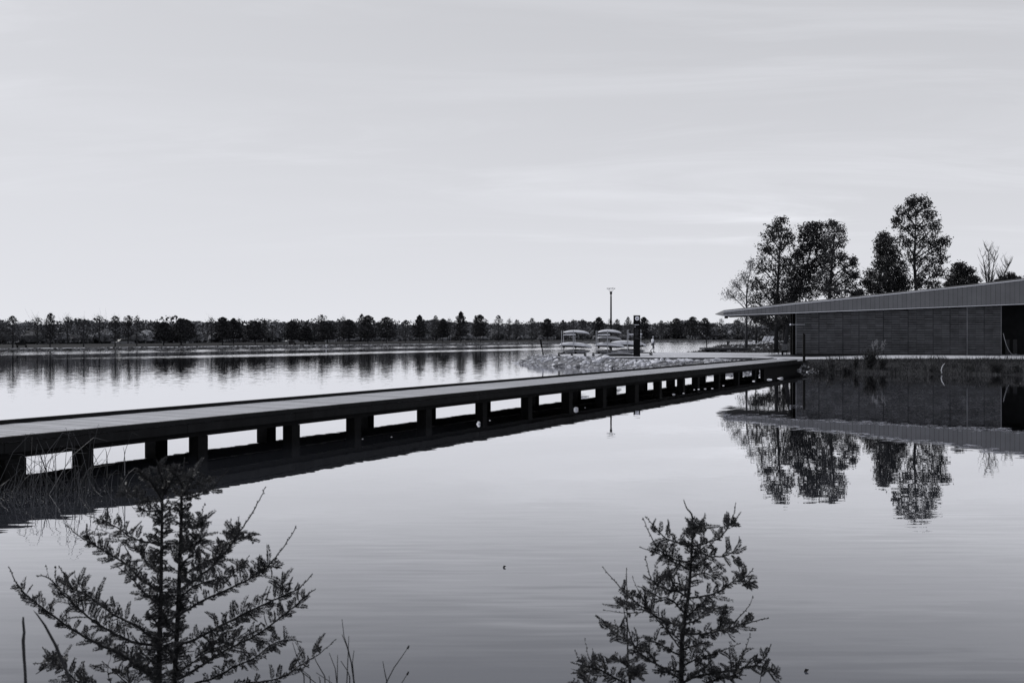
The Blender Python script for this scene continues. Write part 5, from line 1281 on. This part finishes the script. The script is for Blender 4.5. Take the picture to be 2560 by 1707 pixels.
for L, kw in (
    ([(1040, 1540), (850, 1400), (640, 1300), (500, 1220), (330, 1100), (190, 990), (110, 900), (62, 795)], dict(r=.006, hi=.06)),
    ([(1045, 1560), (900, 1440), (760, 1340), (600, 1290)], dict()),
    ([(1045, 1320), (880, 1290), (700, 1200), (560, 1100), (430, 980), (330, 870), (255, 850)], dict(r=.006)),
    ([(330, 870), (318, 830), (312, 790)], dict(r=.0015, bare=1)), ([(380, 920), (370, 840), (366, 790)], dict(r=.0015, bare=1)),
    ([(1050, 1290), (900, 1180), (760, 1110), (620, 1010), (480, 920), (430, 850), (400, 795)], dict(r=.0055)),
    ([(560, 960), (520, 900), (495, 825)], dict(r=.002, bare=.5)),
    ([(1060, 950), (950, 880), (850, 780), (740, 710), (620, 640), (520, 580), (450, 515)], dict(r=.0055, lo=.04, hi=.075)),
    ([(1062, 1050), (960, 960), (880, 870), (800, 800)], dict(lo=.03)),
    ([(1070, 830), (980, 760), (900, 640)], dict(lo=.03)),
    ([(1075, 640), (980, 625), (870, 590), (780, 530), (680, 480), (570, 445)], dict(r=.0045)),
    ([(870, 720), (780, 590), (650, 540)], dict(r=.0022, dens=.3)),
    ([(1080, 350), (960, 350), (880, 300), (790, 290)], dict(hi=.07, bare=.05)),
    ([(1082, 420), (980, 420), (900, 400)], dict(hi=.05)),
    ([(1085, 340), (1030, 260), (980, 200), (920, 155)], dict(hi=.07, bare=.05)),
    ([(1085, 300), (1090, 220), (1060, 150), (1045, 90)], dict(hi=.06)),
    ([(1085, 320), (1140, 230), (1170, 150)], dict(hi=.07, bare=.05)),
    ([(1215, 300), (1290, 250), (1390, 210), (1420, 205)], dict(hi=.06)),
    ([(1215, 340), (1300, 320), (1400, 280), (1460, 220), (1510, 160)], dict(bare=.4)),
    ([(1212, 320), (1270, 210), (1310, 130), (1340, 75)], dict(bare=.45)),
    ([(1215, 250), (1180, 180), (1150, 130)], dict(hi=.06)),
    ([(1210, 560), (1280, 520), (1370, 490)], dict(bare=.05)), ([(1345, 560), (1350, 450), (1365, 370)], dict(r=.002, bare=.6)),
    ([(1180, 1545), (1330, 1460), (1500, 1350), (1700, 1250), (1900, 1110), (2060, 970), (2110, 940)], dict(r=.006)),
    ([(1185, 1320), (1330, 1260), (1500, 1170), (1700, 1070), (1900, 980), (2000, 930), (2080, 845)], dict(r=.006)),
    ([(1900, 985), (1880, 930), (1900, 870)], dict(r=.002)),
    ([(1200, 1110), (1330, 1030), (1500, 950), (1650, 880), (1790, 780), (1900, 650), (1975, 530)], dict(r=.0055, bare=.30, hi=.07)),
    ([(1650, 880), (1720, 830), (1800, 790), (1870, 800)], dict(r=.003)),
    ([(1205, 940), (1330, 860), (1450, 750), (1560, 620), (1640, 500), (1720, 370), (1770, 265)], dict(r=.0055, bare=.36, hi=.075)),
    ([(1450, 760), (1500, 650), (1560, 560), (1610, 510)], dict(r=.003)), ([(1560, 620), (1620, 600), (1690, 610)], dict(r=.003)), ([(1530, 600), (1550, 540), (1540, 480)], dict(r=.002, bare=.5)),
    ([(1210, 860), (1300, 800), (1400, 740), (1500, 700)], dict()), ([(1205, 780), (1290, 700), (1370, 610)], dict()),
    ([(1210, 700), (1300, 640), (1380, 560)], dict()),
    ([(1200, 1000), (1300, 920), (1420, 880), (1560, 850)], dict()), ([(1500, 900), (1600, 800), (1660, 720)], dict(r=.0025, bare=.4)),
    ([(1300, 1568), (1450, 1520), (1600, 1440), (1700, 1400), (1850, 1290), (2005, 1285)], dict(r=.005)),
    ([(1190, 1500), (1300, 1420), (1420, 1340), (1540, 1300), (1650, 1220)], dict(r=.004)),
    ([(1300, 1400), (1450, 1280), (1560, 1180), (1700, 1120)], dict(r=.004)),
    ([(1500, 1590), (1650, 1568), (1850, 1540), (2000, 1450), (2120, 1380), (2235, 1280)], dict(r=.0045, bare=.3)),
    ([(2090, 1390), (2090, 1350), (2130, 1325)], dict(r=.002)),
    ([(760, 1620), (620, 1590), (500, 1540), (400, 1450), (230, 1435)], dict(r=.005, start=.2)), ([(400, 1450), (330, 1400), (285, 1330)], dict(r=.002, bare=.8)), ([(420, 1470), (370, 1420), (335, 1375)], dict(r=.003)),
    ([(600, 1620), (570, 1540), (560, 1440)], dict(r=.002, bare=.6)), ([(740, 1568), (720, 1480), (740, 1380)], dict(r=.0022, dens=.2, bare=.5)), ([(850, 1568), (760, 1490), (690, 1430)], dict(r=.003, dens=.4)), ([(900, 1600), (830, 1530), (780, 1490)], dict(r=.003)),
    ([(1060, 1180), (1010, 1130), (1000, 1140)], dict()), ([(1060, 1450), (990, 1400), (920, 1330)], dict()),
    ([(1170, 1400), (1100, 1350), (1040, 1290)], dict(dz=-.05)), ([(1180, 1250), (1120, 1180), (1090, 1100)], dict(dz=-.05)),
    ([(1060, 1568), (1000, 1500), (930, 1450), (870, 1420)], dict())):
    S.branch(L, **kw)
S.stem_tufts(Pa, .25, .93, 230); S.stem_tufts(Pb, .25, .93, 210)

D2 = 4.3
r2 = PT(1703, 1900, D2); r2.z = nz(r2.x, r2.y)
root = thing('sapling', 'single-stemmed sparse conifer sapling at the bottom right', 'sapling', r2, 'conifer saplings on the near bank')
S = Sap(root, D2, (1400, 1220), 3.22, random.Random(9)); S.thin = .74
Pc = S.trunk([(975, 1640), (975, 1568), (985, 1180), (1015, 980), (1040, 800), (1060, 500), (1067, 240), (1020, 160), (995, 90)], .0145, .0014)
for L, kw in (
    ([(1060, 460), (950, 440), (850, 400), (760, 310), (700, 240)], dict(bare=.3)), ([(1055, 590), (930, 575), (830, 520), (750, 420), (672, 250)], dict(bare=.4)), ([(1040, 650), (930, 600), (820, 540), (655, 475)], dict(bare=.2)),
    ([(1065, 470), (1170, 440), (1280, 400), (1350, 320), (1400, 200), (1413, 120)], dict(bare=.3)), ([(1340, 330), (1370, 300), (1425, 295)], dict(r=.002)), ([(1065, 480), (1180, 540), (1300, 550), (1380, 520), (1435, 440)], dict(bare=.15)),
    ([(1380, 540), (1410, 580), (1440, 605)], dict(r=.003)), ([(1300, 550), (1340, 500), (1370, 430)], dict(r=.002, bare=.7)),
    ([(1035, 820), (900, 820), (780, 780), (720, 690), (688, 560)], dict(bare=.45)), ([(780, 780), (830, 720), (880, 670)], dict(r=.002, bare=.7)), ([(1035, 880), (960, 830), (900, 740), (870, 690)], dict()),
    ([(1035, 880), (1150, 870), (1280, 830), (1380, 760), (1480, 720), (1550, 655)], dict(bare=.12)), ([(1440, 740), (1470, 690), (1483, 630)], dict(r=.002, bare=.6)), ([(1440, 740), (1500, 760), (1560, 780)], dict(r=.003)),
    ([(985, 1110), (830, 1060), (700, 980), (560, 870), (450, 760), (350, 640)], dict(r=.005, bare=.3)), ([(560, 870), (535, 780), (535, 650)], dict(r=.002, bare=.8)), ([(700, 980), (540, 960), (450, 925)], dict(r=.003)), ([(650, 1000), (500, 1000), (360, 980)], dict(r=.0022, bare=.6, dens=.5)),
    ([(975, 1230), (830, 1110), (690, 930), (620, 800), (585, 720)], dict(r=.003, dens=.7, bare=.35)), ([(1000, 1000), (900, 900), (800, 870), (640, 790)], dict(dens=.8)),
    ([(1000, 1170), (1150, 1170), (1300, 1140), (1450, 1100), (1600, 1060), (1675, 1045)], dict(r=.005, bare=.25)), ([(1350, 1120), (1450, 1030), (1520, 950), (1550, 880)], dict(r=.003, bare=.75, start=.3)), ([(1280, 1140), (1310, 1030), (1345, 940)], dict(r=.003, bare=.4)), ([(1300, 1150), (1340, 1160), (1395, 1190)], dict(r=.003)),
    ([(1010, 1050), (1100, 960), (1170, 900)], dict()), ([(1010, 1090), (1120, 1050), (1230, 960), (1260, 990)], dict()), ([(1050, 720), (1150, 680), (1250, 720)], dict()), ([(1055, 640), (1120, 620), (1200, 610)], dict()), ([(1060, 560), (1130, 500), (1190, 440)], dict()),
    ([(980, 1480), (830, 1440), (700, 1370), (600, 1270), (540, 1080), (500, 915)], dict(r=.005, bare=.35)), ([(600, 1270), (500, 1200), (410, 1130), (350, 1090)], dict(r=.003)), ([(520, 1200), (460, 1120), (440, 1060)], dict(r=.002, bare=.5)),
    ([(960, 1568), (1150, 1500), (1400, 1460), (1550, 1430), (1640, 1370), (1695, 1270)], dict(r=.005, bare=.12)), ([(1550, 1430), (1650, 1440), (1755, 1505)], dict(r=.003)), ([(1300, 1480), (1430, 1400), (1500, 1270), (1530, 1180)], dict(r=.003, bare=.45)), ([(1100, 1420), (1180, 1350), (1300, 1305), (1440, 1250)], dict(r=.0035, bare=.45)),
    ([(990, 1300), (1090, 1260), (1180, 1240)], dict()), ([(985, 1350), (880, 1300), (780, 1240), (690, 1230)], dict()), ([(985, 1300), (900, 1200), (830, 1100)], dict(dens=.6)), ([(980, 1430), (1080, 1380), (1160, 1290)], dict()), ([(980, 1540), (880, 1480), (790, 1480)], dict()), ([(1000, 1560), (1100, 1480), (1230, 1440)], dict()), ([(1150, 1590), (1280, 1530), (1400, 1520), (1490, 1500)], dict()),
    ([(780, 1420), (720, 1330), (640, 1310), (560, 1330)], dict()), ([(1600, 1600), (1620, 1500), (1640, 1380)], dict(r=.002, dens=.3, bare=.4)), ([(1070, 420), (1075, 330), (1085, 235)], dict(r=.002)), ([(1070, 380), (1110, 330), (1160, 305)], dict(r=.002))):
    S.branch(L, **kw)
S.stem_tufts(Pc, .25, .93, 110, .02, .06)
r3 = PT(1575, 1900, 4.4); r3.z = nz(r3.x, r3.y)
root = thing('sapling', 'small low conifer sapling left of the right sapling', 'sapling', r3, 'conifer saplings on the near bank')
S = Sap(root, 4.4, (1400, 1220), 3.22, random.Random(13))
Pd = S.trunk([(565, 1640), (560, 1568), (545, 1300), (540, 1000), (535, 650)], .007, .0012)
for L, kw in (([(560, 1590), (430, 1520), (300, 1450), (170, 1420), (95, 1400)], dict(bare=.25)), ([(300, 1450), (230, 1350), (200, 1215)], dict(r=.002, bare=.6)), ([(200, 1430), (150, 1370), (122, 1310)], dict(r=.002, bare=.6)), ([(350, 1480), (365, 1400), (400, 1390), (450, 1320)], dict(r=.002, bare=.6)), ([(300, 1450), (200, 1480), (105, 1480)], dict(r=.003, bare=.4)),
              ([(560, 1540), (610, 1480), (660, 1500)], dict()), ([(556, 1450), (500, 1400), (460, 1390)], dict(dens=.6)), ([(300, 1600), (210, 1540), (190, 1530)], dict()), ([(140, 1620), (120, 1580), (113, 1530)], dict(r=.002, bare=.6))):
    S.branch(L, **kw)
# bits afloat
for x, y, lab in ((1261, 1418, 'curled dark leaf floating on the pond in the middle'), (2016, 1678, 'curled dark leaf floating near the bottom right')):
    p = GP(x, y, 0); b = MB(); b.add([p+Vector(q)*.020 for q in ((-1, 0, .05), (0, -.6, 0.1), (1.1, 0, .9), (0, .7, 0.1), (-.4, .1, 1.2))], [(0, 1, 2, 4), (4, 2, 3, 0)]); tag(b.build('floating_leaf', 'rubber'), lab, 'leaf', 'leaves afloat')
for o in bpy.data.objects:
    if '_o' in o: del o['_o']
